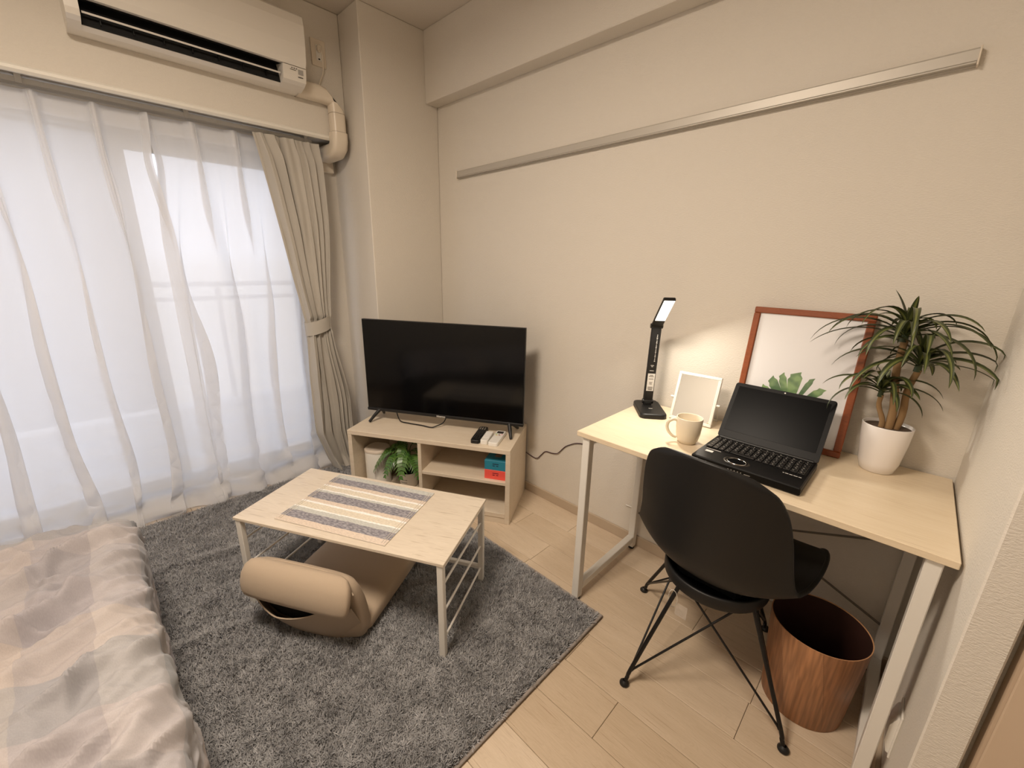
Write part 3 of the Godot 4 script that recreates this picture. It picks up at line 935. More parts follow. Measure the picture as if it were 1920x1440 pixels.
# ---------------------------------------------------------------- table, floor chair, bed
func coffee_table():
	var A := 0.4925
	var o := thing("coffee_table", "low coffee table with light wood top and white metal legs on the rug", "coffee table", Vector3(-1.5196, 0, 1.0481), A)
	var hw := 0.41375; var hd := 0.1966; var H := 0.3916
	put("tabletop", span(Vector3(-hw, H - 0.012, -hd), Vector3(hw, H, hd), 0.0015), M.table, o)
	var lx := hw - 0.016; var lz := hd - 0.013
	for sx in [-1, 1]:
		for sz in [-1, 1]:
			put("leg", span(Vector3(sx * lx - 0.011, 0.010, sz * lz - 0.010), Vector3(sx * lx + 0.011, H - 0.012, sz * lz + 0.010), 0.002), M.white_metal, o)
		for y in [0.292, 0.185, 0.078]:
			put("side_rod", tubem([Vector3(sx * lx, y, -lz), Vector3(sx * lx, y, lz)], 0.0042, 8), M.white_metal, o)
		put("top_rail", span(Vector3(sx * lx - 0.009, H - 0.030, -lz), Vector3(sx * lx + 0.009, H - 0.012, lz), 0.001), M.white_metal, o)
	put("rear_rail", span(Vector3(-lx, 0.070, -lz - 0.008), Vector3(lx, 0.088, -lz + 0.008), 0.002), M.white_metal, o)
	# striped placemat
	var im := Image.create(384, 288, false, Image.FORMAT_RGB8)
	var gg := c8(190, 190, 184); var sl := c8(122, 119, 126); var pe := c8(212, 196, 180); var wh := c8(236, 233, 228); var cr := c8(214, 204, 186)
	var stops := [[0.0, gg], [0.075, sl], [0.19, pe], [0.25, wh], [0.28, cr], [0.355, wh], [0.375, gg], [0.41, sl], [0.54, pe], [0.60, wh], [0.63, cr], [0.715, wh], [0.735, gg], [0.80, sl], [0.915, pe]]
	var nn := noise(41, 0.05, 3); var nf := noise(42, 0.35, 1)
	for y in 288:
		for x in 384:
			var t: float = y / 288.0 + 0.004 * nn.get_noise_2d(x * 0.5, y)
			var c: Color = gg
			var is_slate := false
			for s in stops:
				if t >= s[0]:
					c = s[1]; is_slate = s[1] == sl
			var v := 1.0 + 0.07 * nf.get_noise_2d(x * 0.25, y * 1.0)
			if is_slate:
				var q: float = nn.get_noise_2d(x * 1.2, y * 3.2)
				c = c.lerp(c8(172, 168, 170), clamp(0.35 + q * 1.4, 0, 0.75))
			im.set_pixel(x, y, Color(c.r * v, c.g * v, c.b * v))
	var pm := mat(Color(1, 1, 1), 0.95)
	pm.albedo_texture = tex(im)
	var P := []; var U := []
	var n2 := noise(91, 4.0, 2)
	for i in 31:
		var row := []; var ur := []
		for j in 41:
			var u := j / 40.0; var v := i / 30.0
			var e: float = min(min(u, 1 - u), min(v, 1 - v))
			row.append(Vector3((u - 0.5) * 0.457, 0.0032 + 0.0035 * max(0.0, n2.get_noise_2d(u * 1.3, v)) * smoothstep(0.0, 0.15, e), (v - 0.5) * 0.342))
			ur.append(Vector2(u, v))
		P.append(row); U.append(ur)
	# rows run towards +z, columns towards +x: normal d/di x d/dj = z x x = +y
	var b := MB.new()
	b.shell(P, 0.0028, U)
	var pl := thing("placemat", "striped grey and cream cloth placemat lying on the coffee table", "placemat", Vector3(-1.5465, H, 1.0590), 0.462)
	put("cloth", b.done(), pm, pl)
	var sm := boxm(Vector3(0.0014, 0.0016, 0.325), 0.0003)
	for e in [-0.219, -0.210, 0.210, 0.219]:
		put("stitch_line", sm, mat(c8(208, 200, 190), 0.9), pl, Vector3(e, 0.0040, 0))

# a padded slab swept along a line in the yz plane: points (z, y), half widths, thickness
func pad(mb: MB, line: Array, hw: Array, th: Array, seam := 0.0):
	var rows := []
	var n := line.size()
	for i in n:
		var t: Vector2 = line[min(i + 1, n - 1)] - line[max(i - 1, 0)]
		t = t.normalized()
		var nrm := Vector2(-t.y, t.x)
		var row := []
		var K := 40
		for k in K:
			var a := TAU * k / K
			var ca := cos(a); var sa := sin(a)
			var e := 0.32
			var px: float = sign(ca) * pow(abs(ca), e) * hw[i]
			var po: float = sign(sa) * pow(abs(sa), 0.55) * th[i] * 0.5
			var crown: float = (1.0 - pow(abs(px) / max(hw[i], 0.001), 3.0)) * 0.15 * th[i] * sign(sa)
			var q: Vector2 = line[i] + nrm * (po + crown)
			row.append(Vector3(px, q.y, q.x))
		rows.append(row)
	for i in n - 1:
		for k in 40:
			var l := (k + 1) % 40
			mb.quad(rows[i][k], rows[i][l], rows[i + 1][l], rows[i + 1][k], 1)
	mb.fan(rows[0], true, 1); mb.fan(rows[-1], false, 1)

func floor_chair():
	var o := thing("floor_chair", "beige cloth legless floor chair half under the coffee table", "floor chair", Vector3(-1.51, 0.0, 1.255), 0.515)
	var b := MB.new()
	pad(b, [Vector2(0.012, 0.052), Vector2(0.006, 0.052), Vector2(-0.01, 0.055), Vector2(-0.06, 0.062), Vector2(-0.2, 0.066), Vector2(-0.4, 0.068), Vector2(-0.50, 0.064), Vector2(-0.53, 0.058), Vector2(-0.54, 0.055)],
		[0.190, 0.203, 0.208, 0.210, 0.210, 0.207, 0.200, 0.185, 0.16], [0.03, 0.05, 0.066, 0.078, 0.084, 0.084, 0.074, 0.05, 0.02])
	put("seat", b.done(), M.zaisu, o)
	b = MB.new()
	pad(b, [Vector2(0.004, 0.026), Vector2(0.012, 0.040), Vector2(0.012, 0.075), Vector2(0.018, 0.13), Vector2(0.028, 0.18), Vector2(0.042, 0.232), Vector2(0.050, 0.270), Vector2(0.053, 0.288)],
		[0.175, 0.200, 0.208, 0.208, 0.208, 0.205, 0.195, 0.17], [0.04, 0.062, 0.070, 0.070, 0.066, 0.062, 0.05, 0.03])
	put("backrest", b.done(), M.zaisu, o)
	# padded head section rolled over the top at the rear
	b = MB.new()
	pad(b, [Vector2(0.109, 0.184), Vector2(0.1085, 0.190), Vector2(0.106, 0.206), Vector2(0.100, 0.232), Vector2(0.091, 0.260), Vector2(0.079, 0.283), Vector2(0.067, 0.296), Vector2(0.058, 0.301)],
		[0.186, 0.198, 0.206, 0.210, 0.209, 0.202, 0.188, 0.160], [0.012, 0.026, 0.036, 0.042, 0.044, 0.038, 0.026, 0.010])
	put("head_cushion", b.done(), M.zaisu, o)
	b = MB.new()
	var pip := []
	for k in 25:
		var u := k / 24.0 * 2.0 - 1.0
		pip.append(Vector3(u * 0.208, 0.3035 - 0.055 * pow(abs(u), 5.0), 0.056 + 0.018 * pow(abs(u), 5.0)))
	b.tube(pip, 0.003, 6)
	put("piping", b.done(), M.zaisu, o)
	# rear pocket: dark lining, and a panel whose upper edge sags open
	var L := []
	for i in 9:
		var row := []
		for j in 25:
			var u := j / 24.0 * 2.0 - 1.0; var v := i / 8.0
			var yl: float = lerp(0.075, 0.212, v)
			var zl: float = lerp(0.052 - 0.050 * pow(abs(u), 3.0), 0.104 - 0.012 * pow(abs(u), 6.0), (yl - 0.012) / 0.19) - 0.004
			row.append(Vector3(u * 0.192, yl, zl))
		L.append(row)
	put("pocket_lining", cloth(L), M.zaisu_dark, o)
	var Pk := []
	for i in 21:
		var row := []
		for j in 41:
			var u := j / 40.0 * 2.0 - 1.0; var v := i / 20.0
			var w := u + 0.36
			w = w / 0.56 if w < 0.0 else w / 0.98
			var open: float = pow(max(0.0, 1.0 - pow(abs(w), 1.7)), 0.85) if abs(w) < 1.0 else 0.0
			var y0: float = 0.010 + 0.012 * pow(abs(u), 4.0)
			var y: float = lerp(y0, 0.204 - 0.082 * open, v)
			var zb: float = 0.052 - 0.050 * pow(abs(u), 3.0)
			var z: float = lerp(zb, 0.104 - 0.012 * pow(abs(u), 6.0), (y - y0) / 0.19) + 0.034 * open * v * v + 0.010 * sin(v * PI) * (1.0 - u * u)
			row.append(Vector3(u * (0.196 + 0.010 * v), y, z))
		Pk.append(row)
	b = MB.new()
	b.shell(Pk, -0.004)
	put("pocket", b.done(), M.zaisu, o)

func bed():
	# duvet over a low bed: arc coordinates a (from the rug side) and b (from the window side)
	var o := thing("bed", "bed with a pale plaid duvet at the lower left beside the rug", "bed", Vector3(0, 0, 0))
	put("mattress", span(Vector3(-2.0, 0.13, 1.81), Vector3(0.35, 0.36, 2.62), 0.03), mat(c8(214, 206, 200), 0.9), o)
	put("base", span(Vector3(-1.95, 0.0, 1.83), Vector3(0.30, 0.13, 2.60), 0.01), mat(c8(120, 100, 84), 0.7), o)
	var H := 0.27; var R := 0.085; var top := 0.425
	var prof := func(s: float) -> Vector2: # (inset, drop)
		if s < H: return Vector2(0, R + H - s)
		if s < H + R * PI / 2:
			var t := (s - H) / R
			return Vector2(R * (1 - cos(t)), R * (1 - sin(t)))
		return Vector2(R + s - H - R * PI / 2, 0)
	var n := noise(15, 1.0, 3); var nr := noise(16, 1.0, 2); var n3 := noise(19, 1.0, 2)
	# long creases on the cloth: (a, b) from, to, width, height
	var creases := []
	var rr := RandomNumberGenerator.new()
	rr.seed = 29
	for k in 64:
		var b0 := 0.30 + k * 0.030 + rr.randf() * 0.04
		var a0 := 0.20 + rr.randf() * 0.40
		var len := 0.12 + rr.randf() * 0.42
		var ang := 0.55 + 0.6 * rr.randf() if k % 4 else -0.5 + 0.7 * rr.randf()
		creases.append([Vector2(a0, b0), Vector2(a0 + len * cos(ang), b0 + len * sin(ang)), 0.008 + 0.012 * rr.randf(), 0.008 + 0.014 * rr.randf(), rr.randf() * 0.10 - 0.05])
	for k in 11:
		var b1 := 0.42 + k * 0.17 + rr.randf() * 0.06
		creases.append([Vector2(0.24, b1), Vector2(0.24 + 0.22 + 0.30 * rr.randf(), b1 + 0.22 + 0.25 * rr.randf()), 0.018 + 0.008 * rr.randf(), 0.018 + 0.010 * rr.randf(), 0.05 * rr.randf()])
	for k in 18:
		var b2 := 0.36 + k * 0.105 + rr.randf() * 0.05
		var a2 := 0.20 + 0.12 * rr.randf()
		creases.append([Vector2(a2, b2), Vector2(a2 + 0.28 + 0.22 * rr.randf(), b2 + 0.10 + 0.14 * rr.randf()), 0.009 + 0.004 * rr.randf(), 0.010 + 0.006 * rr.randf(), -0.05 * rr.randf()])
	var P := []; var U := []
	var nb := 420; var na := 230
	for i in nb:
		var row := []; var ur := []
		var b: float = i / float(nb - 1) * 2.75
		for j in na:
			var a: float = j / float(na - 1) * 1.18
			var pa: Vector2 = prof.call(a); var pb: Vector2 = prof.call(b)
			var side := 0.018 * n.get_noise_2d(b * 2.2, 3.0) + 0.012 * n.get_noise_2d(b * 6.0, 5.0)
			var drop: float = max(pa.y, pb.y)
			if pa.y > 0 and pb.y > 0: drop = min(pow(pow(pa.y, 3) + pow(pb.y, 3), 1.0 / 3.0), R + H)
			var p := Vector3(-2.085 + pb.x + 0.02 * n.get_noise_2d(a * 3, 8.0), top - drop, 1.668 + pa.x + side * (1.0 - smoothstep(0.0, 0.5, pa.x)))
			# surface normal direction, roughly
			var nd := Vector3(-pb.y, 0.12 + max(0.0, R - drop), -pa.y).normalized()
			var w := 0.016 * nr.get_noise_2d(a * 2.2 + b * 0.9, b * 2.4) + 0.007 * n3.get_noise_2d((a + b * 0.5) * 7.0, b * 5.0)
			w += 0.006 * pow(1.0 - abs(n3.get_noise_2d((a - b * 0.6) * 4.0 + 20.0, (b + a * 0.4) * 9.0)), 4.0) - 0.002
			w += 0.0035 * pow(1.0 - abs(nr.get_noise_2d((a - b * 0.5) * 9.0 + 7.0, (b + a * 0.3) * 16.0)), 4.0)
			for c in creases:
				var d: Vector2 = c[1] - c[0]
				var q: Vector2 = Vector2(a, b) - c[0]
				var t: float = q.dot(d) / d.length_squared()
				if t < -0.1 or t > 1.1: continue
				var off: float = q.dot(Vector2(-d.y, d.x).normalized()) + c[4] * sin(t * PI)
				if abs(off) > 0.09: continue
				var g := exp(-pow(off / c[2], 2)) - 0.45 * exp(-pow((off - 1.8 * c[2]) / (1.3 * c[2]), 2))
				w += c[3] * g * sin(clamp(t, 0, 1) * PI)
			p += nd * w
			p.y = max(p.y, 0.075)
			row.append(p); ur.append(Vector2(a, b))
		P.append(row); U.append(ur)
	var im := Image.create(512, 512, false, Image.FORMAT_RGB8)
	var A := [c8(188, 183, 186), c8(210, 200, 194), c8(178, 181, 184), c8(216, 210, 208)]
	var B := [c8(188, 183, 186), c8(208, 196, 186), c8(174, 176, 177), c8(202, 195, 194), c8(178, 175, 178)]
	var nf := noise(61, 0.4, 1)
	for y in 512:
		for x in 512:
			var ca: Color = A[int(x / 512.0 * 4) % 4]
			var cb: Color = B[int(y / 512.0 * 5) % 5]
			var c := ca.lerp(cb, 0.5)
			var v := 1.0 + 0.03 * nf.get_noise_2d(x, y)
			im.set_pixel(x, y, Color(c.r * v, c.g * v, c.b * v))
	var m := mat(Color(0.86, 0.855, 0.86), 0.95)
	m.albedo_texture = tex(im)
	m.uv1_scale = Vector3(2.1, 1.25, 1)
	m.uv1_offset = Vector3(0.1, 0.07, 0)
	m.rim_enabled = true
	m.rim = 0.3
	# rows along +x, columns along +z: x cross z points down, so swap the order of the rows
	P.reverse(); U.reverse()
	put("duvet", cloth(P, U), m, o)

# ---------------------------------------------------------------- desk
func desk():
	var o := thing("desk", "pale wood desk with white square tube legs standing against the wall", "desk", Vector3(-0.483, 0, 0.2575))
	var hw := 0.477; var hd := 0.2475
	put("desktop", span(Vector3(-hw, 0.702, -hd), Vector3(hw, 0.72, hd), 0.0015), M.desk, o)
	for s in [-1.0, 1.0]:
		var x: float = s * (hw - 0.034)
		var t := 0.0145
		put("leg", span(Vector3(x - t, 0.012, hd - 0.042), Vector3(x + t, 0.702, hd - 0.010), 0.002), M.white_metal, o)
		put("leg", span(Vector3(x - t, 0.012, -hd + 0.012), Vector3(x + t, 0.702, -hd + 0.042), 0.002), M.white_metal, o)
		put("lower_rail", span(Vector3(x - t, 0.042, -hd + 0.042), Vector3(x + t, 0.072, hd - 0.042), 0.002), M.white_metal, o)
		put("upper_rail", span(Vector3(x - t, 0.676, -hd + 0.042), Vector3(x + t, 0.702, hd - 0.042), 0.002), M.white_metal, o)
		for zz in [hd - 0.026, -hd + 0.027]:
			var f := MB.new()
			f.lathe([Vector2(0.013, 0.0), Vector2(0.015, 0.003), Vector2(0.013, 0.012)], 16)
			put("foot", f.done(), M.black, o, Vector3(x, 0, zz))
	put("cross_brace", tubem([Vector3(-0.455, 0.18, -hd + 0.020), Vector3(0.455, 0.50, -hd + 0.020)], 0.004, 8), M.brace, o)
	put("cross_brace", tubem([Vector3(-0.455, 0.58, -hd + 0.029), Vector3(0.455, 0.175, -hd + 0.029)], 0.004, 8), M.brace, o)
	put("rear_rail", span(Vector3(-hw + 0.05, 0.676, -hd + 0.014), Vector3(hw - 0.05, 0.702, -hd + 0.036), 0.002), M.white_metal, o)

const DT := 0.72
func desk_things():
	lamp()
	# mirror on a wire stand
	var mi := thing("table_mirror", "small tilting mirror in a white frame between the lamp and laptop", "mirror", Vector3(-0.7125, DT, 0.127), 0.035)
	var tilt := Basis(Vector3.RIGHT, -0.30)
	var fw := 0.156; var fh := 0.186
	var b := MB.new()
	for q in [[0, 0.005, fw, 0.011], [0, fh - 0.005, fw, 0.011], [-fw / 2 + 0.0055, fh / 2, 0.011, fh - 0.021], [fw / 2 - 0.0055, fh / 2, 0.011, fh - 0.021]]:
		b.box(Vector3(q[0], q[1], 0), Vector3(q[2], q[3], 0.010), 0.0015)
	put("frame", b.done(), M.white_metal, mi, Vector3(0, 0.002, 0), tilt)
	put("glass", boxm(Vector3(fw - 0.02, fh - 0.02, 0.003), 0), M.mirror, mi, tilt * Vector3(0, fh / 2, 0.0005) + Vector3(0, 0.002, 0), tilt)
	for s in [-1.0, 1.0]:
		var k: Vector3 = tilt * Vector3(s * (fw / 2 + 0.004), fh * 0.46, 0)
		put("pivot_knob", tubem([k + Vector3(-s * 0.005, 0, 0), k + Vector3(s * 0.008, 0, 0)], 0.0042, 10), M.white_metal, mi)
		put("stand_wire", tubem([k, Vector3(s * 0.075, 0.004, -0.085), Vector3(s * 0.03, 0.004, -0.090)], 0.002, 6), M.white_metal, mi)
	# mug
	var mu := thing("mug", "cream ceramic mug on the desk in front of the mirror", "mug", Vector3(-0.647, DT, 0.312))
	b = MB.new()
	b.lathe([Vector2(0.026, 0.0), Vector2(0.029, 0.002), Vector2(0.034, 0.014), Vector2(0.038, 0.032), Vector2(0.0405, 0.055), Vector2(0.0415, 0.088), Vector2(0.0405, 0.0895), Vector2(0.039, 0.088), Vector2(0.038, 0.055), Vector2(0.035, 0.03), Vector2(0.028, 0.010), Vector2(0.0, 0.006)], 40)
	b.disc(0.026, Vector3.ZERO, 40, false)
	put("body", b.done(), M.ceramic, mu)
	var hd := Basis(Vector3.UP, -2.55)
	var hp := [Vector3(0.0395, 0.076, 0), Vector3(0.052, 0.078, 0), Vector3(0.066, 0.068, 0), Vector3(0.069, 0.05, 0), Vector3(0.062, 0.033, 0), Vector3(0.049, 0.020, 0), Vector3(0.036, 0.016, 0)]
	put("handle", tubem(smooth(hp.map(func(p): return hd * p), 5), 0.0052, 10), M.ceramic, mu)
	laptop()
	picture()
	dracaena()

func lamp():
	var dirn := Vector3(0.61, 0, 0.79).normalized()
	var yaw := atan2(dirn.x, dirn.z)
	var o := thing("desk_lamp", "black folding desk lamp switched on at the left end of the desk", "desk lamp", Vector3(-0.880, DT, 0.118), yaw)
	# local +z points along the base towards the room
	put("base", slab(rr_poly(0.102, 0.185, 0.022, 6), 0.0, 0.019, 0.006), M.black, o)
	put("touch_pad", slab(rr_poly(0.016, 0.005, 0.002), 0.019, 0.0196), M.sticker, o, Vector3(0.0, 0, 0.02))
	var ax := -0.004; var az := -0.030
	put("lower_hinge", tubem([Vector3(ax - 0.021, 0.034, az), Vector3(ax + 0.021, 0.034, az)], 0.010, 14), M.black, o)
	put("hinge_block", span(Vector3(ax - 0.015, 0.018, az - 0.010), Vector3(ax + 0.015, 0.034, az + 0.010), 0.002), M.black, o)
	# arm turned so that its face looks to the camera side
	var arm := put("arm", span(Vector3(-0.0185, 0.0, -0.008), Vector3(0.0185, 0.305, 0.008), 0.003), M.black, o, Vector3(ax, 0.036, az), Basis(Vector3.RIGHT, 0.03))
	put("sticker", span(Vector3(-0.0125, 0.045, 0.0081), Vector3(0.0155, 0.118, 0.0086), 0), mat(c8(206, 202, 196), 0.5), arm)
	var pr := MB.new()
	for q in [[0.111, 0.014], [0.106, 0.019], [0.096, 0.018], [0.081, 0.012], [0.075, 0.010], [0.061, 0.019], [0.056, 0.019], [0.051, 0.016]]:
		pr.box(Vector3(0.0015, q[0], 0.0088), Vector3(q[1], 0.0022, 0.0004), 0)
	put("sticker_print", pr.done(), M.ink_grey, arm)
	pr = MB.new()
	for k in 18:
		pr.box(Vector3(0.006, 0.275 - k * 0.0062, 0.0083), Vector3(0.0022 + 0.0012 * (k % 3), 0.003, 0.0004), 0)
	for q in [[-0.0, 0.152, 0.013], [0.0, 0.147, 0.007], [0.0, 0.130, 0.016]]:
		pr.box(Vector3(q[0], q[1], 0.0083), Vector3(q[2], 0.0022, 0.0004), 0)
	put("arm_print", pr.done(), mat(c8(176, 170, 164), 0.5), arm)
	put("upper_hinge", tubem([Vector3(ax - 0.023, 0.345, az + 0.008), Vector3(ax + 0.023, 0.345, az + 0.008)], 0.0095, 14), M.black, o)
	# head: from the hinge up and out over the base
	var hy := 0.347; var hz := az + 0.010
	var rise := 0.66
	var hb := Basis(Vector3.RIGHT, -rise)   # local +z of the head runs outwards and up
	var head := put("head", span(Vector3(-0.021, -0.006, 0.0), Vector3(0.021, 0.007, 0.186), 0.003), M.black, o, Vector3(ax, hy, hz), hb)
	put("glow_panel", span(Vector3(-0.0185, -0.0072, 0.048), Vector3(0.0185, -0.0058, 0.182), 0.0005), M.lamp_glow, head)
	var al := AreaLight3D.new()
	al.name = "desk_lamp_light"
	al.area_size = Vector2(0.036, 0.132)
	al.light_color = Color(1.0, 0.965, 0.90)
	al.light_energy = 0.30
	al.area_range = 6.0
	al.shadow_enabled = true
	# shines along -z of the light: out of the underside of the head
	al.transform = Transform3D(Basis(Vector3(1, 0, 0), Vector3(0, 0, -1), Vector3(0, 1, 0)), Vector3(0, -0.009, 0.115))
	head.add_child(al)

func laptop():
	var turn := -0.02
	var o := thing("laptop", "open black laptop with a round trackpad on the desk", "laptop", Vector3(-0.438, DT, 0.340), turn)
	var W := 0.283; var D := 0.212
	var bs := MB.new()
	bs.box(Vector3(0, 0.0125, 0), Vector3(W, 0.023, D), 0.003)
	put("base", bs.done(), M.laptop, o)
	put("keyboard_well", span(Vector3(-W / 2 + 0.008, 0.0236, -D / 2 + 0.022), Vector3(W / 2 - 0.008, 0.0243, 0.018)), M.dark, o)
	var kp := {}
	for r in 6:
		var n := 15 if r else 16
		var kw := (W - 0.020) / n
		for k in n:
			if r == 5 and (k >= 4 and k <= 7): continue
			var kd := 0.0175 if r else 0.011
			var key := "%.4f %.4f" % [kw, kd]
			if not kp.has(key): kp[key] = boxm(Vector3(kw - 0.0022, 0.004, kd - 0.0022), 0.0009)
			put("key", kp[key], M.key, o, Vector3(-W / 2 + 0.010 + kw * (k + 0.5), 0.0262, -D / 2 + 0.031 + (0.0 if r == 0 else 0.0145 + 0.0176 * (r - 1))))
	put("key", boxm(Vector3(0.066, 0.004, 0.0153), 0.0009), M.key, o, Vector3(-0.028, 0.0262, -D / 2 + 0.031 + 0.0145 + 0.0176 * 4))
	# legends on the keys: fine pale strokes
	var lg := MB.new()
	var r2 := RandomNumberGenerator.new(); r2.seed = 12
	for r in range(0, 6):
		for k in 15:
			if r == 5 and k >= 4 and k <= 7: continue
			var kw := (W - 0.020) / 15
			var zz: float = -D / 2 + 0.031 + (0.0 if r == 0 else 0.0145 + 0.0176 * (r - 1))
			lg.box(Vector3(-W / 2 + 0.0075 + kw * (k + 0.5) + r2.randf() * 0.003, 0.0283, zz + r2.randf() * 0.004 - 0.003), Vector3(0.002 + 0.003 * r2.randf(), 0.0003, 0.0016), 0)
	put("key_legends", lg.done(), mat(c8(190, 184, 176), 0.5), o)
	# trackpad
	var tp := Vector3(-0.027, 0.0238, 0.064)
	var b := MB.new()
	b.lathe([Vector2(0.036, 0.0), Vector2(0.035, 0.0012), Vector2(0.030, 0.0010)], 48, tp, 1, Vector2(1.0, 0.80))
	put("trackpad_ring", b.done(), mat(c8(58, 52, 46), 0.3, 0.5), o)
	b = MB.new()
	b.lathe([Vector2(0.0262, 0.0), Vector2(0.0258, 0.0016), Vector2(0.0242, 0.0016), Vector2(0.0238, 0.0)], 48, tp, 1, Vector2(1.0, 0.86))
	put("trackpad_rim", b.done(), M.chrome, o)
	b = MB.new(); b.disc(0.0240, tp + Vector3(0, 0.0008, 0), 48, true, Vector2(1.0, 0.86))
	put("trackpad", b.done(), M.lcd, o)
	put("sticker", span(Vector3(-0.122, 0.0238, 0.040), Vector3(-0.100, 0.0243, 0.054)), mat(c8(214, 210, 204), 0.4), o)
	put("badge_print", span(Vector3(-0.126, 0.0239, 0.027), Vector3(-0.083, 0.0243, 0.0295)), mat(c8(206, 200, 194), 0.4), o)
	var tx := MB.new()
	for q in [[0.086, 0.004], [0.094, 0.008], [0.104, 0.008], [0.115, 0.010], [0.1255, 0.007]]:
		tx.box(Vector3(q[0], 0.0241, 0.036), Vector3(q[1], 0.0004, 0.0026), 0)
	put("badge_print", tx.done(), mat(c8(214, 210, 204), 0.4), o)
	var ld := MB.new()
	for k in 5: ld.box(Vector3(-0.035 + 0.0085 * k, 0.013, D / 2 + 0.0002), Vector3(0.003, 0.002, 0.0006), 0)
	ld.box(Vector3(0.015, 0.012, D / 2 + 0.0002), Vector3(0.016, 0.0015, 0.0006), 0)
	ld.box(Vector3(-0.126, 0.013, D / 2 + 0.0002), Vector3(0.010, 0.005, 0.0006), 0)
	ld.box(Vector3(-0.098, 0.013, D / 2 + 0.0002), Vector3(0.005, 0.003, 0.0006), 0)
	put("front_lights", ld.done(), M.sticker, o)
	# lid
	var tilt := Basis(Vector3.RIGHT, -0.60)
	put("hinge", tubem([Vector3(-W / 2 + 0.01, 0.023, -D / 2 + 0.003), Vector3(W / 2 - 0.01, 0.023, -D / 2 + 0.003)], 0.0055, 12), M.black, o)
	b = MB.new()
	var poly := rr_poly(W, 0.200, 0.008, 5)
	b.xf = Transform3D(Basis(), Vector3(0, 0.100, 0))
	b.extrude(poly, -0.010, 0.0)
	var lid := put("lid", b.done(), M.laptop, o, Vector3(0, 0.0245, -D / 2 + 0.004), tilt)
	put("screen", boxm(Vector3(0.258, 0.160, 0.001), 0, Vector3(0, 0.108, 0.0003)), M.lcd, lid)
	b = MB.new()
	b.tube([Vector3(0.005, 0.194, 0.0), Vector3(0.005, 0.194, 0.0008)], 0.0022, 12)
	put("camera_lens", b.done(), M.chrome, lid)

func picture():
	var o := thing("framed_print", "brown wooden frame with a leaf print leaning on the wall behind the laptop", "picture frame", Vector3(-0.4215, DT, 0.083))
	var tilt := Basis(Vector3.RIGHT, -0.147)
	var w := 0.326; var h := 0.446; var t := 0.020
	var fm := mat(c8(150, 80, 44), 0.3)
	fm.albedo_texture = wood_tex(55, Color(0.82, 0.78, 0.74), Color(1, 1, 1), Color(0.66, 0.6, 0.55), 0.5)
	tri_planar(fm, 3.0)
	for q in [[0.0, t / 2, w, t], [0.0, h - t / 2, w, t], [-w / 2 + t / 2, h / 2, t, h - 2 * t], [w / 2 - t / 2, h / 2, t, h - 2 * t]]:
		put("frame_rail", boxm(Vector3(q[2], q[3], 0.018), 0.0025), fm, o, tilt * Vector3(q[0], q[1], 0), tilt)
	# print: monstera leaf rasterised on off-white paper
	var im := Image.create(600, 840, false, Image.FORMAT_RGB8)
	im.fill(c8(226, 224, 225))
	var lobes := []
	var cx := 300.0; var cy := 644.0
	var spec := [[-2.95, 108, 30], [-2.55, 118, 22], [-2.22, 128, 26], [-1.93, 132, 20], [-1.62, 136, 34], [-1.22, 134, 14], [-0.88, 128, 20], [-0.5, 116, 20], [-0.1, 104, 24], [0.35, 96, 24], [2.8, 96, 24], [0.8, 96, 26], [2.3, 100, 26], [1.3, 110, 28], [1.8, 112, 28]]
	for s in spec:
		var d := Vector2(cos(s[0]), sin(s[0])); var nn := Vector2(-d.y, d.x)
		var pl := PackedVector2Array()
		for k in 13:
			var t2 := k / 12.0
			pl.append(Vector2(cx, cy) + d * s[1] * 2.0 * (0.12 + 0.88 * t2) + nn * s[2] * 1.6 * pow(t2, 0.6) * (1.0 if t2 < 0.9 else 0.7))
		for k in 13:
			var t2 := 1.0 - k / 12.0
			pl.append(Vector2(cx, cy) + d * s[1] * 2.0 * (0.12 + 0.80 * t2) - nn * s[2] * 1.1 * pow(t2, 0.6) * (1.0 if t2 < 0.9 else 0.6))
		lobes.append(pl)
	var nz := noise(81, 0.012, 2)
	for i in lobes.size():
		var rc := Rect2(lobes[i][0], Vector2.ZERO)
		for p in lobes[i]: rc = rc.expand(p)
		for y in range(max(0, int(rc.position.y)), min(840, int(rc.end.y) + 1)):
			for x in range(max(0, int(rc.position.x)), min(600, int(rc.end.x) + 1)):
				if Geometry2D.is_point_in_polygon(Vector2(x, y), lobes[i]):
					var v := nz.get_noise_2d(x, y)
					im.set_pixel(x, y, c8(82, 112, 76).lerp(c8(128, 158, 104), clamp(0.5 + v + 0.3 * sin(i * 2.1), 0, 1)))
	var pm := mat(Color(1, 1, 1), 0.5)
	pm.albedo_texture = tex(im)
	pm.clearcoat_enabled = true
	pm.clearcoat_roughness = 0.08
	var b := MB.new()
	var pw := w / 2 - t * 0.8; var ph0 := t * 0.8; var ph1 := h - t * 0.8
	b.quad(Vector3(-pw, ph0, 0.002), Vector3(pw, ph0, 0.002), Vector3(pw, ph1, 0.002), Vector3(-pw, ph1, 0.002), -1, Vector2(0, 1), Vector2(1, 1), Vector2(1, 0), Vector2(0, 0))
	put("leaf_print", b.done(), pm, o, Vector3.ZERO, tilt)
	put("backing_board", span(Vector3(-pw, ph0, -0.007), Vector3(pw, ph1, 0.001), 0), M.card, o, Vector3.ZERO, tilt)

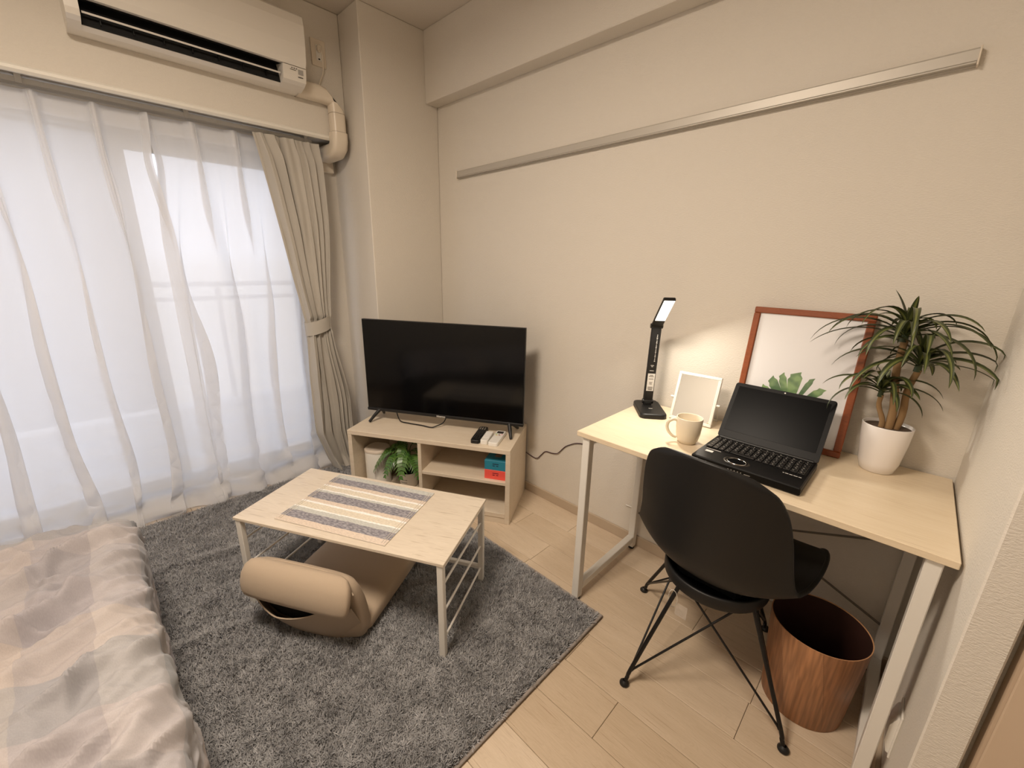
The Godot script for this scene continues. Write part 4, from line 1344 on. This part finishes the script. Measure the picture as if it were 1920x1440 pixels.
func blade(p: Vector3, az: float, el: float, len: float, w: float, droop: float, twist: float) -> ArrayMesh:
	# a strap leaf: leaves p upwards at el and bends down; kept off the two walls
	var b := MB.new()
	var n := 14
	var pts := []
	var d := Vector3(cos(az) * cos(el), sin(el), sin(az) * cos(el))
	var q := p
	var h := Vector3(cos(az), 0, sin(az))
	for i in n + 1:
		pts.append(q)
		var t := float(i) / n
		var e: float = el - droop * pow(t, 1.15)
		var st := (h * cos(e) + Vector3.UP * sin(e)) * len / n
		q += st
		q.x = min(q.x, -0.006); q.z = max(q.z, 0.008)
	var side := Vector3(-h.z, 0, h.x)
	var rows := []
	for i in n + 1:
		var t := float(i) / n
		var fwd: Vector3 = (pts[min(i + 1, n)] - pts[max(i - 1, 0)]).normalized()
		var sd := (side - fwd * side.dot(fwd)).normalized().rotated(fwd, twist)
		var up := sd.cross(fwd)
		var ww: float = w * (0.45 + 0.55 * smoothstep(0.0, 0.25, t)) * pow(max(0.0, 1.0 - pow(t, 3.0)), 0.8) + 0.0004
		rows.append([pts[i] - sd * ww + up * ww * 0.35, pts[i] - sd * ww * 0.35, pts[i], pts[i] + sd * ww * 0.35, pts[i] + sd * ww + up * ww * 0.35])
	var dk := Color(0.040, 0.052, 0.018); var md := Color(0.080, 0.098, 0.028); var lt := Color(0.22, 0.24, 0.075)
	for i in n:
		for k in 4:
			b.col = [dk, lt, lt, dk][k] if k in [0, 3] else lt.lerp(md, 0.35 if k == 1 else 0.6)
			b.quad(rows[i][k], rows[i][k + 1], rows[i + 1][k + 1], rows[i + 1][k], 1)
	return b.done()

func dracaena():
	var at := Vector3(-0.171, DT, 0.092)
	var o := thing("potted_plant", "artificial dracaena with arching striped leaves in a glossy white pot on the desk", "plant", at, 0.0, "potted plants")
	var b := MB.new()
	b.lathe([Vector2(0.036, 0.0), Vector2(0.040, 0.003), Vector2(0.0475, 0.03), Vector2(0.0545, 0.09), Vector2(0.058, 0.141), Vector2(0.0575, 0.1432), Vector2(0.0555, 0.143), Vector2(0.0535, 0.13)], 44)
	b.disc(0.036, Vector3.ZERO, 44, false)
	put("pot", b.done(), M.pot, o)
	b = MB.new(); b.disc(0.0545, Vector3(0, 0.134, 0), 36)
	put("soil", b.done(), M.soil, o)
	var lm := mat(Color(1, 1, 1), 0.42)
	lm.vertex_color_use_as_albedo = true
	lm.backlight_enabled = true
	lm.backlight = Color(0.12, 0.14, 0.05)
	var g := RandomNumberGenerator.new(); g.seed = 21
	# stem foot and head in the pot's own frame, radius, leaves, length
	for q in [[Vector3(0.002, 0.13, 0.004), Vector3(-0.018, 0.388, 0.002), 0.0088, 34, 0.205], [Vector3(0.016, 0.13, -0.006), Vector3(0.026, 0.312, 0.004), 0.0080, 30, 0.195], [Vector3(-0.014, 0.13, 0.006), Vector3(-0.034, 0.228, 0.012), 0.0062, 24, 0.140]]:
		var s0: Vector3 = q[0]; var s1: Vector3 = q[1]
		var pth := []
		var rad := []
		for k in 9:
			var t := k / 8.0
			pth.append(s0.lerp(s1, t) + Vector3(0.004 * sin(t * 7.0), 0, 0.003 * cos(t * 5.0)))
			rad.append(q[2] * (1.12 - 0.22 * t) * (1.0 + 0.04 * (k % 2)))
		put("stem", tubem(pth, q[2], 12, rad), M.bark, o)
		put("stem_sheath", tubem([s1 - Vector3(0, 0.006, 0), s1 + Vector3(0, 0.018, 0)], 0.011, 10, [q[2] * 1.15, q[2] * 0.9]), mat(c8(44, 58, 26), 0.6), o)
		for k in int(q[3]):
			var t: float = float(k) / q[3]
			var az := k * 2.39996 + g.randf() * 0.5
			var el: float = lerp(0.42, 1.32, pow(t, 1.1)) + g.randf() * 0.2 - 0.05
			var ln: float = q[4] * (0.82 + 0.4 * g.randf()) * (1.0 if t < 0.85 else 0.45)
			# blades that would meet the wall behind grow shorter
			if sin(az) < -0.3: ln *= 0.55
			if cos(az) > 0.25: ln = min(ln, (-(at.x + s1.x) - 0.01) / (0.72 * cos(az)))
			var base: Vector3 = s1 + Vector3(0, 0.004 + 0.03 * t, 0)
			# put() places the mesh in the pot's frame, so the walls are checked in world coordinates
			var me := blade(at + base, az, el, ln, 0.0072 + 0.0024 * g.randf(), (el + 0.85 + 0.9 * g.randf()) * (1.0 if t < 0.88 else 0.12), (g.randf() - 0.5) * 0.5)
			put("leaf", me, lm, o, -at)

# ---------------------------------------------------------------- chair and bin
func chair():
	var o := thing("desk_chair", "black moulded shell chair on a wire base, pulled up to the desk", "chair", Vector3(-0.471, 0, 0.387), 0.0)
	# shell: rows from the front lip over the seat and up the back
	var prof := [[-0.232, 0.400, 0.165, 0.0, 0.0], [-0.243, 0.422, 0.195, 0.006, 0.0], [-0.228, 0.439, 0.218, 0.012, 0.0], [-0.18, 0.440, 0.234, 0.022, 0.0], [-0.10, 0.432, 0.244, 0.040, 0.0], [-0.02, 0.420, 0.247, 0.056, 0.0], [0.05, 0.406, 0.243, 0.068, 0.01], [0.105, 0.403, 0.236, 0.072, 0.03], [0.152, 0.420, 0.231, 0.062, 0.055], [0.184, 0.470, 0.221, 0.035, 0.075], [0.199, 0.544, 0.212, 0.014, 0.078], [0.211, 0.632, 0.204, 0.0, 0.070], [0.223, 0.716, 0.190, -0.006, 0.058], [0.232, 0.775, 0.170, -0.016, 0.046], [0.237, 0.802, 0.146, -0.022, 0.038], [0.238, 0.812, 0.114, -0.016, 0.03]]
	var P := []
	var nr := 60; var nc := 33
	for i in nr:
		var f := i / float(nr - 1) * (prof.size() - 1)
		var k: int = min(int(f), prof.size() - 2)
		var t: float = f - k
		var v := []
		for c in 5:
			v.append(cubic_interpolate(prof[k][c], prof[k + 1][c], prof[max(k - 1, 0)][c], prof[min(k + 2, prof.size() - 1)][c], t))
		var row := []
		for j in nc:
			var u := j / float(nc - 1) * 2.0 - 1.0
			var e := pow(abs(u), 2.4)
			row.append(Vector3(u * v[2] + 0.002, v[1] + v[3] * e, v[0] - v[4] * pow(abs(u), 2.0)))
		P.append(row)
	var b := MB.new()
	b.shell(P, 0.007)
	var sw := Basis(Vector3.UP, -0.10)
	put("shell", b.done(), M.chair, o, Vector3.ZERO, sw)
	# edge roll along the rim
	var rim := []
	for j in nc: rim.append(P[nr - 1][j])
	for i in range(nr - 2, -1, -1): rim.append(P[i][nc - 1])
	for j in range(nc - 2, -1, -1): rim.append(P[0][j])
	for i in range(1, nr): rim.append(P[i][0])
	rim = rim.map(func(p): return p + Vector3(0, -0.002, 0))
	put("rolled_rim", tubem(rim, 0.0062, 8), M.chair, o, Vector3.ZERO, sw)
	# base: swivelled under the shell
	var A := 0.337
	var T := Transform3D(Basis(Vector3.UP, A), Vector3.ZERO)
	b = MB.new()
	b.xf = Transform3D(Basis(), Vector3(0.003, 0, 0.014))
	b.lathe([Vector2(0.146, 0.338), Vector2(0.151, 0.341), Vector2(0.153, 0.346), Vector2(0.153, 0.376), Vector2(0.150, 0.380), Vector2(0.143, 0.379), Vector2(0.140, 0.352), Vector2(0.0, 0.350)], 56)
	b.disc(0.146, Vector3(0, 0.338, 0), 56, false)
	put("base_ring", b.done(), M.chair, o)
	put("mounting_plate", span(Vector3(-0.09, 0.350, -0.09), Vector3(0.096, 0.402, 0.10), 0.01), M.black, o)
	var tops := []; var ank := []; var feet := []
	for q in [[-1, 1], [1, 1], [1, -1], [-1, -1]]:
		tops.append(T * Vector3(q[0] * 0.100, 0.352, q[1] * 0.108) + Vector3(0.003, 0, 0.014))
		ank.append(T * Vector3(q[0] * 0.206, 0.052, q[1] * 0.208))
		feet.append(T * Vector3(q[0] * 0.218, 0.010, q[1] * 0.220))
	for k in 4:
		put("leg", tubem(smooth([tops[k], tops[k].lerp(ank[k], 0.5), ank[k], ank[k].lerp(feet[k], 0.45) + Vector3(0, -0.004, 0), feet[k] + Vector3(0, -0.002, 0)], 4), 0.0062, 10), M.black_metal, o)
		b = MB.new()
		b.lathe([Vector2(0.012, 0.0), Vector2(0.015, 0.003), Vector2(0.015, 0.008), Vector2(0.010, 0.014), Vector2(0.006, 0.018)], 16)
		b.disc(0.012, Vector3.ZERO, 16, false)
		put("foot_glide", b.done(), M.black, o, feet[k] - Vector3(0, 0.010, 0))
		# thin cross rods to the tops of the two neighbouring legs
		for d in [1, 3]:
			var to: Vector3 = tops[(k + d) % 4]
			var dirv: Vector3 = (to - ank[k]).normalized()
			put("cross_rod", tubem(smooth([ank[k] + Vector3(0, 0.010, 0), ank[k] + dirv * 0.012 + Vector3(0, -0.004, 0), ank[k] + dirv * 0.03, to.lerp(tops[k], 0.12) + Vector3(0, -0.002, 0)], 4), 0.0034, 8), M.black_metal, o)
	# string tag tied to a leg
	var tg := thing("string_tag", "clear plastic tag on a loop of white string tied to the chair leg", "tag", tops[0] + Vector3(-0.471, -0.02, 0.387))
	var lp := []
	for k in 13:
		var a := TAU * k / 12
		lp.append(Vector3(-0.010 + 0.014 * cos(a), -0.03 + 0.034 * sin(a), 0.004 * sin(a) + 0.010))
	put("string", tubem(lp, 0.0009, 5), M.white_plastic, tg)
	var cm := mat(Color(0.9, 0.88, 0.86, 0.16), 0.2)
	cm.transparency = BaseMaterial3D.TRANSPARENCY_ALPHA
	put("tag_sheet", span(Vector3(0.0, -0.085, 0.006), Vector3(0.036, -0.04, 0.0066)), cm, tg)

func bin():
	var o := thing("waste_bin", "tall round wood veneer waste bin under the desk behind the chair", "waste bin", Vector3(-0.192, 0, 0.311))
	var im := Image.create(512, 256, false, Image.FORMAT_RGB8)
	var g := noise(101, 0.12, 3).get_seamless_image(512, 12)
	g.resize(512, 256, Image.INTERPOLATE_CUBIC)
	for y in 256:
		for x in 512:
			var u := x / 512.0
			# veneer sheets cut on the slant meet edge to edge
			var s: float = fposmod(u * 7.0 + y / 256.0 * 0.55, 1.0)
			var id := int(u * 7.0 + y / 256.0 * 0.55) % 7
			var c := c8(138, 92, 60).lerp(c8(184, 136, 98), [0.15, 0.75, 0.35, 0.9, 0.2, 0.6, 0.4][id])
			var v: float = 0.82 + 0.36 * g.get_pixel(x, y).r
			if s < 0.015: v *= 0.85
			im.set_pixel(x, y, Color(c.r * v, c.g * v, c.b * v))
	var m := mat(Color(1, 1, 1), 0.4)
	m.albedo_texture = tex(im)
	m.uv1_scale = Vector3(1, 3.4, 1)
	var b := MB.new()
	b.lathe([Vector2(0.103, 0.0), Vector2(0.105, 0.002), Vector2(0.123, 0.286), Vector2(0.1225, 0.289)], 64)
	b.disc(0.103, Vector3(0, 0.0, 0), 64, false)
	put("veneer_wall", b.done(), m, o)
	b = MB.new()
	b.lathe([Vector2(0.1225, 0.289), Vector2(0.1205, 0.2893), Vector2(0.120, 0.287)], 64)
	put("rim", b.done(), mat(c8(200, 150, 108), 0.45), o)
	b = MB.new()
	b.lathe([Vector2(0.120, 0.287), Vector2(0.102, 0.006)], 64)
	b.disc(0.102, Vector3(0, 0.006, 0), 64)
	put("lining", b.done(), mat(c8(58, 30, 22), 0.7), o)

# ---------------------------------------------------------------- walls
func wall_things():
	# air conditioner: profile in (depth, height) pulled along z
	var A := -2.616
	var o := thing("air_conditioner", "white wall air conditioner with open louvre above the curtains", "air conditioner", Vector3(A, 2.0, 1.11))
	var z0 := -0.395; var z1 := 0.395
	var vent0 := -0.295; var vent1 := 0.358
	var turn := func(poly: Array, a: float, c: float) -> ArrayMesh:
		# polygon (depth, height) along z from a to c
		var b := MB.new()
		var pv := PackedVector2Array()
		for p in poly: pv.append(Vector2(p[0], p[1]))
		b.extrude(pv, a, c)
		return b.done()
	var back := [[0, 0.062], [0.030, 0.056], [0.075, 0.060], [0.098, 0.070], [0.080, 0.12], [0.06, 0.16], [0.0, 0.16]]
	put("lower_body", turn.call(back, vent0, vent1), M.ac_body, o)
	var full := [[0, 0.062], [0.030, 0.056], [0.075, 0.060], [0.120, 0.072], [0.140, 0.082], [0.148, 0.100], [0.152, 0.136], [0.0, 0.16]]
	put("end_cap", turn.call(full, z0, vent0), M.ac_body, o)
	put("end_cap", turn.call(full, vent1, z1), M.ac_body, o)
	var front := [[0.0, 0.16], [0.06, 0.16], [0.135, 0.139], [0.153, 0.139], [0.163, 0.16], [0.172, 0.22], [0.174, 0.30], [0.166, 0.335], [0.150, 0.348], [0.0, 0.352]]
	put("front_panel", turn.call(front, z0, z1), M.ac_body, o)
	put("outlet_cavity", turn.call([[0.0995, 0.0705], [0.083, 0.121], [0.063, 0.1585], [0.134, 0.1386], [0.134, 0.1374], [0.067, 0.1555], [0.086, 0.121], [0.1015, 0.0745]], vent0 + 0.001, vent1 - 0.001), M.dark, o)
	put("louvre", turn.call([[0.118, 0.101], [0.126, 0.099], [0.130, 0.104], [0.122, 0.107]], vent0 + 0.006, vent1 - 0.006), M.ac_body, o)
	for k in 7:
		put("deflector", boxm(Vector3(0.022, 0.03, 0.002), 0), M.tv_shell, o, Vector3(0.098, 0.098, vent0 + 0.06 + k * 0.09))
	put("sensor_window", boxm(Vector3(0.001, 0.020, 0.022), 0), M.sticker, o, Vector3(0.1515, 0.118, z0 + 0.024), Basis(Vector3(0, 0, 1), -0.11))
	put("lettering", boxm(Vector3(0.001, 0.004, 0.022), 0), M.ink_grey, o, Vector3(0.1492, 0.098, z0 + 0.026), Basis(Vector3(0, 0, 1), -0.11))
	var b := MB.new()
	for k in 3: b.box(Vector3(0.1525, 0.128, z0 + 0.062 - 0.010 * k), Vector3(0.001, 0.004, 0.005), 0)
	b.box(Vector3(0.152, 0.121, z0 + 0.058), Vector3(0.001, 0.002, 0.026), 0)
	put("indicator_marks", b.done(), M.ink_grey, o)
	# pipe duct from the unit round into the wall under the lintel
	var d := thing("pipe_duct", "white plastic pipe duct bending down from the air conditioner", "pipe duct", Vector3(A, 2.0, 0.56))
	var sec := func(c: Vector3, u: Vector3, v: Vector3, hu: float, hv: float) -> Array:
		var row := []
		for p in rr_poly(hu * 2, hv * 2, min(hu, hv) * 0.6, 4): row.append(c + u * p.x + v * p.y)
		return row
	var runs := []
	var X := Vector3(1, 0, 0)
	var path := [[Vector3(0.036, 0.090, 0.165), Vector3(0, 1, 0)], [Vector3(0.036, 0.092, 0.06), Vector3(0, 1, 0)], [Vector3(0.036, 0.088, 0.02), Vector3(0, 0.95, 0.3)], [Vector3(0.036, 0.074, -0.010), Vector3(0, 0.7, 0.7)], [Vector3(0.036, 0.048, -0.026), Vector3(0, 0.3, 0.95)], [Vector3(0.036, 0.02, -0.030), Vector3(0, 0, 1)], [Vector3(0.036, -0.085, -0.030), Vector3(0, 0, 1)], [Vector3(0.036, -0.10, -0.030), Vector3(0, 0, 1)]]
	b = MB.new()
	for q in path: runs.append(sec.call(q[0], q[1], X, 0.036, 0.034))
	for i in runs.size() - 1:
		for k in runs[0].size():
			var l: int = (k + 1) % runs[0].size()
			b.quad(runs[i][k], runs[i][l], runs[i + 1][l], runs[i + 1][k], 1)
	put("duct_bend", b.done(), M.duct, d)
	b = MB.new()
	runs = []
	for q in [[Vector3(0.036, -0.070, -0.030), X], [Vector3(0.036, -0.105, -0.030), X], [Vector3(0.026, -0.132, -0.030), Vector3(0.8, -0.6, 0)], [Vector3(0.0, -0.148, -0.030), Vector3(0.1, -1, 0)], [Vector3(-0.18, -0.148, -0.030), Vector3(0, -1, 0)]]:
		runs.append(sec.call(q[0], (q[1] as Vector3).normalized(), Vector3(0, 0, 1), 0.039, 0.041))
	for i in runs.size() - 1:
		for k in runs[0].size():
			var l: int = (k + 1) % runs[0].size()
			b.quad(runs[i][k], runs[i][l], runs[i + 1][l], runs[i + 1][k], 1)
	put("wall_elbow", b.done(), M.duct, d)
	put("wall_flange", span(Vector3(-0.184, -0.235, -0.075), Vector3(-0.15, -0.105, 0.015), 0.004), M.duct, d)
	for y in [0.018, -0.068]:
		put("joint_collar", slab(rr_poly(0.0705, 0.0745, 0.021), y - 0.001, y + 0.001), mat(c8(170, 156, 138), 0.5), d, Vector3(0.036, 0, -0.030))
	# socket with plug
	var so := thing("wall_socket", "white wall socket with a plug beside the air conditioner", "socket", Vector3(A, 2.283, 0.583))
	put("cover_plate", boxm(Vector3(0.007, 0.118, 0.072), 0.002, Vector3(0.0035, 0, 0)), M.duct, so)
	put("socket_insert", boxm(Vector3(0.003, 0.068, 0.026), 0.001, Vector3(0.0083, 0, 0)), M.white_plastic, so)
	put("plug", boxm(Vector3(0.024, 0.030, 0.022), 0.006, Vector3(0.021, 0.016, 0)), M.duct, so)
	put("earth_terminal", boxm(Vector3(0.002, 0.006, 0.009), 0.0005, Vector3(0.0103, -0.027, 0.0)), M.dark, so)
	tag(put("plug_cord", tubem(smooth([Vector3(A + 0.033, 2.295, 0.583), Vector3(A + 0.045, 2.27, 0.582), Vector3(A + 0.030, 2.235, 0.575), Vector3(A + 0.014, 2.20, 0.572), Vector3(A + 0.010, 2.16, 0.588), Vector3(A + 0.012, 2.128, 0.60)], 5), 0.0032, 8), M.duct), "pale cord hanging from the plug down to the pipe duct", "cord")
	# picture rail on the back wall
	var rl := thing("picture_rail", "long pale metal hanging rail across the back wall", "wall rail", Vector3(-1.211, 1.7815, 0.0), 0.0)
	rl.rotation.z = 0.0155
	b = MB.new()
	var hl := 1.010
	var poly := PackedVector2Array([Vector2(0.0, 0.021), Vector2(-0.010, 0.021), Vector2(-0.010, 0.018), Vector2(-0.018, 0.018), Vector2(-0.022, 0.014), Vector2(-0.022, -0.010), Vector2(-0.019, -0.014), Vector2(-0.012, -0.016), Vector2(-0.012, -0.020), Vector2(0.0, -0.020)])
	b.xf = Transform3D(Basis(Vector3(0, 0, -1), Vector3(0, 1, 0), Vector3(1, 0, 0)), Vector3.ZERO)
	b.extrude(poly, -hl, hl)
	put("track", b.done(), M.rail, rl)
	put("lower_lip", span(Vector3(-hl, -0.0165, 0.0), Vector3(hl, -0.0125, 0.0245), 0.001), M.rail, rl)
	for s in [-1.0, 1.0]:
		put("end_cap", boxm(Vector3(0.004, 0.041, 0.024), 0.001, Vector3(s * (hl + 0.002), 0.0, 0.012)), M.duct, rl)
	# cords along the back wall
	var cp := [Vector3(-1.66, 0.24, 0.006), Vector3(-1.59, 0.226, 0.006), Vector3(-1.553, 0.231, 0.008), Vector3(-1.525, 0.262, 0.006), Vector3(-1.497, 0.290, 0.005), Vector3(-1.45, 0.296, 0.006), Vector3(-1.412, 0.310, 0.008), Vector3(-1.385, 0.342, 0.006), Vector3(-1.363, 0.366, 0.005), Vector3(-1.33, 0.388, 0.005), Vector3(-1.294, 0.407, 0.006), Vector3(-1.2, 0.44, 0.006), Vector3(-1.02, 0.60, 0.005), Vector3(-0.94, 0.715, 0.005), Vector3(-0.90, 0.735, 0.02)]
	tag(put("lamp_cord", tubem(smooth(cp, 4), 0.0024, 6), M.cord_dark), "thin dark cord kinked along the wall between the television stand and desk", "cord")
	tag(put("white_cord", tubem(smooth([Vector3(-0.99, 0.185, 0.005), Vector3(-0.945, 0.190, 0.006), Vector3(-0.89, 0.205, 0.006), Vector3(-0.80, 0.20, 0.006), Vector3(-0.62, 0.206, 0.006), Vector3(-0.42, 0.20, 0.006)], 5), 0.0034, 8), M.white_plastic), "white cord running along the wall behind the desk legs", "cord")
	# white fitting low on the right wall
	var wf := thing("wall_fitting", "white plastic fitting low on the right wall beside the desk leg", "wall fitting", Vector3(0.0, 0.205, 0.445))
	b = MB.new()
	b.extrude(PackedVector2Array([Vector2(0.003, 0.056), Vector2(-0.008, 0.050), Vector2(-0.017, 0.024), Vector2(-0.017, -0.026), Vector2(-0.009, -0.056), Vector2(0.003, -0.060)]), -0.03, 0.03)
	put("housing", b.done(), M.white_plastic, wf)
	put("wall_plate", boxm(Vector3(0.004, 0.13, 0.075), 0.001, Vector3(-0.002, 0, 0)), M.white_plastic, wf)
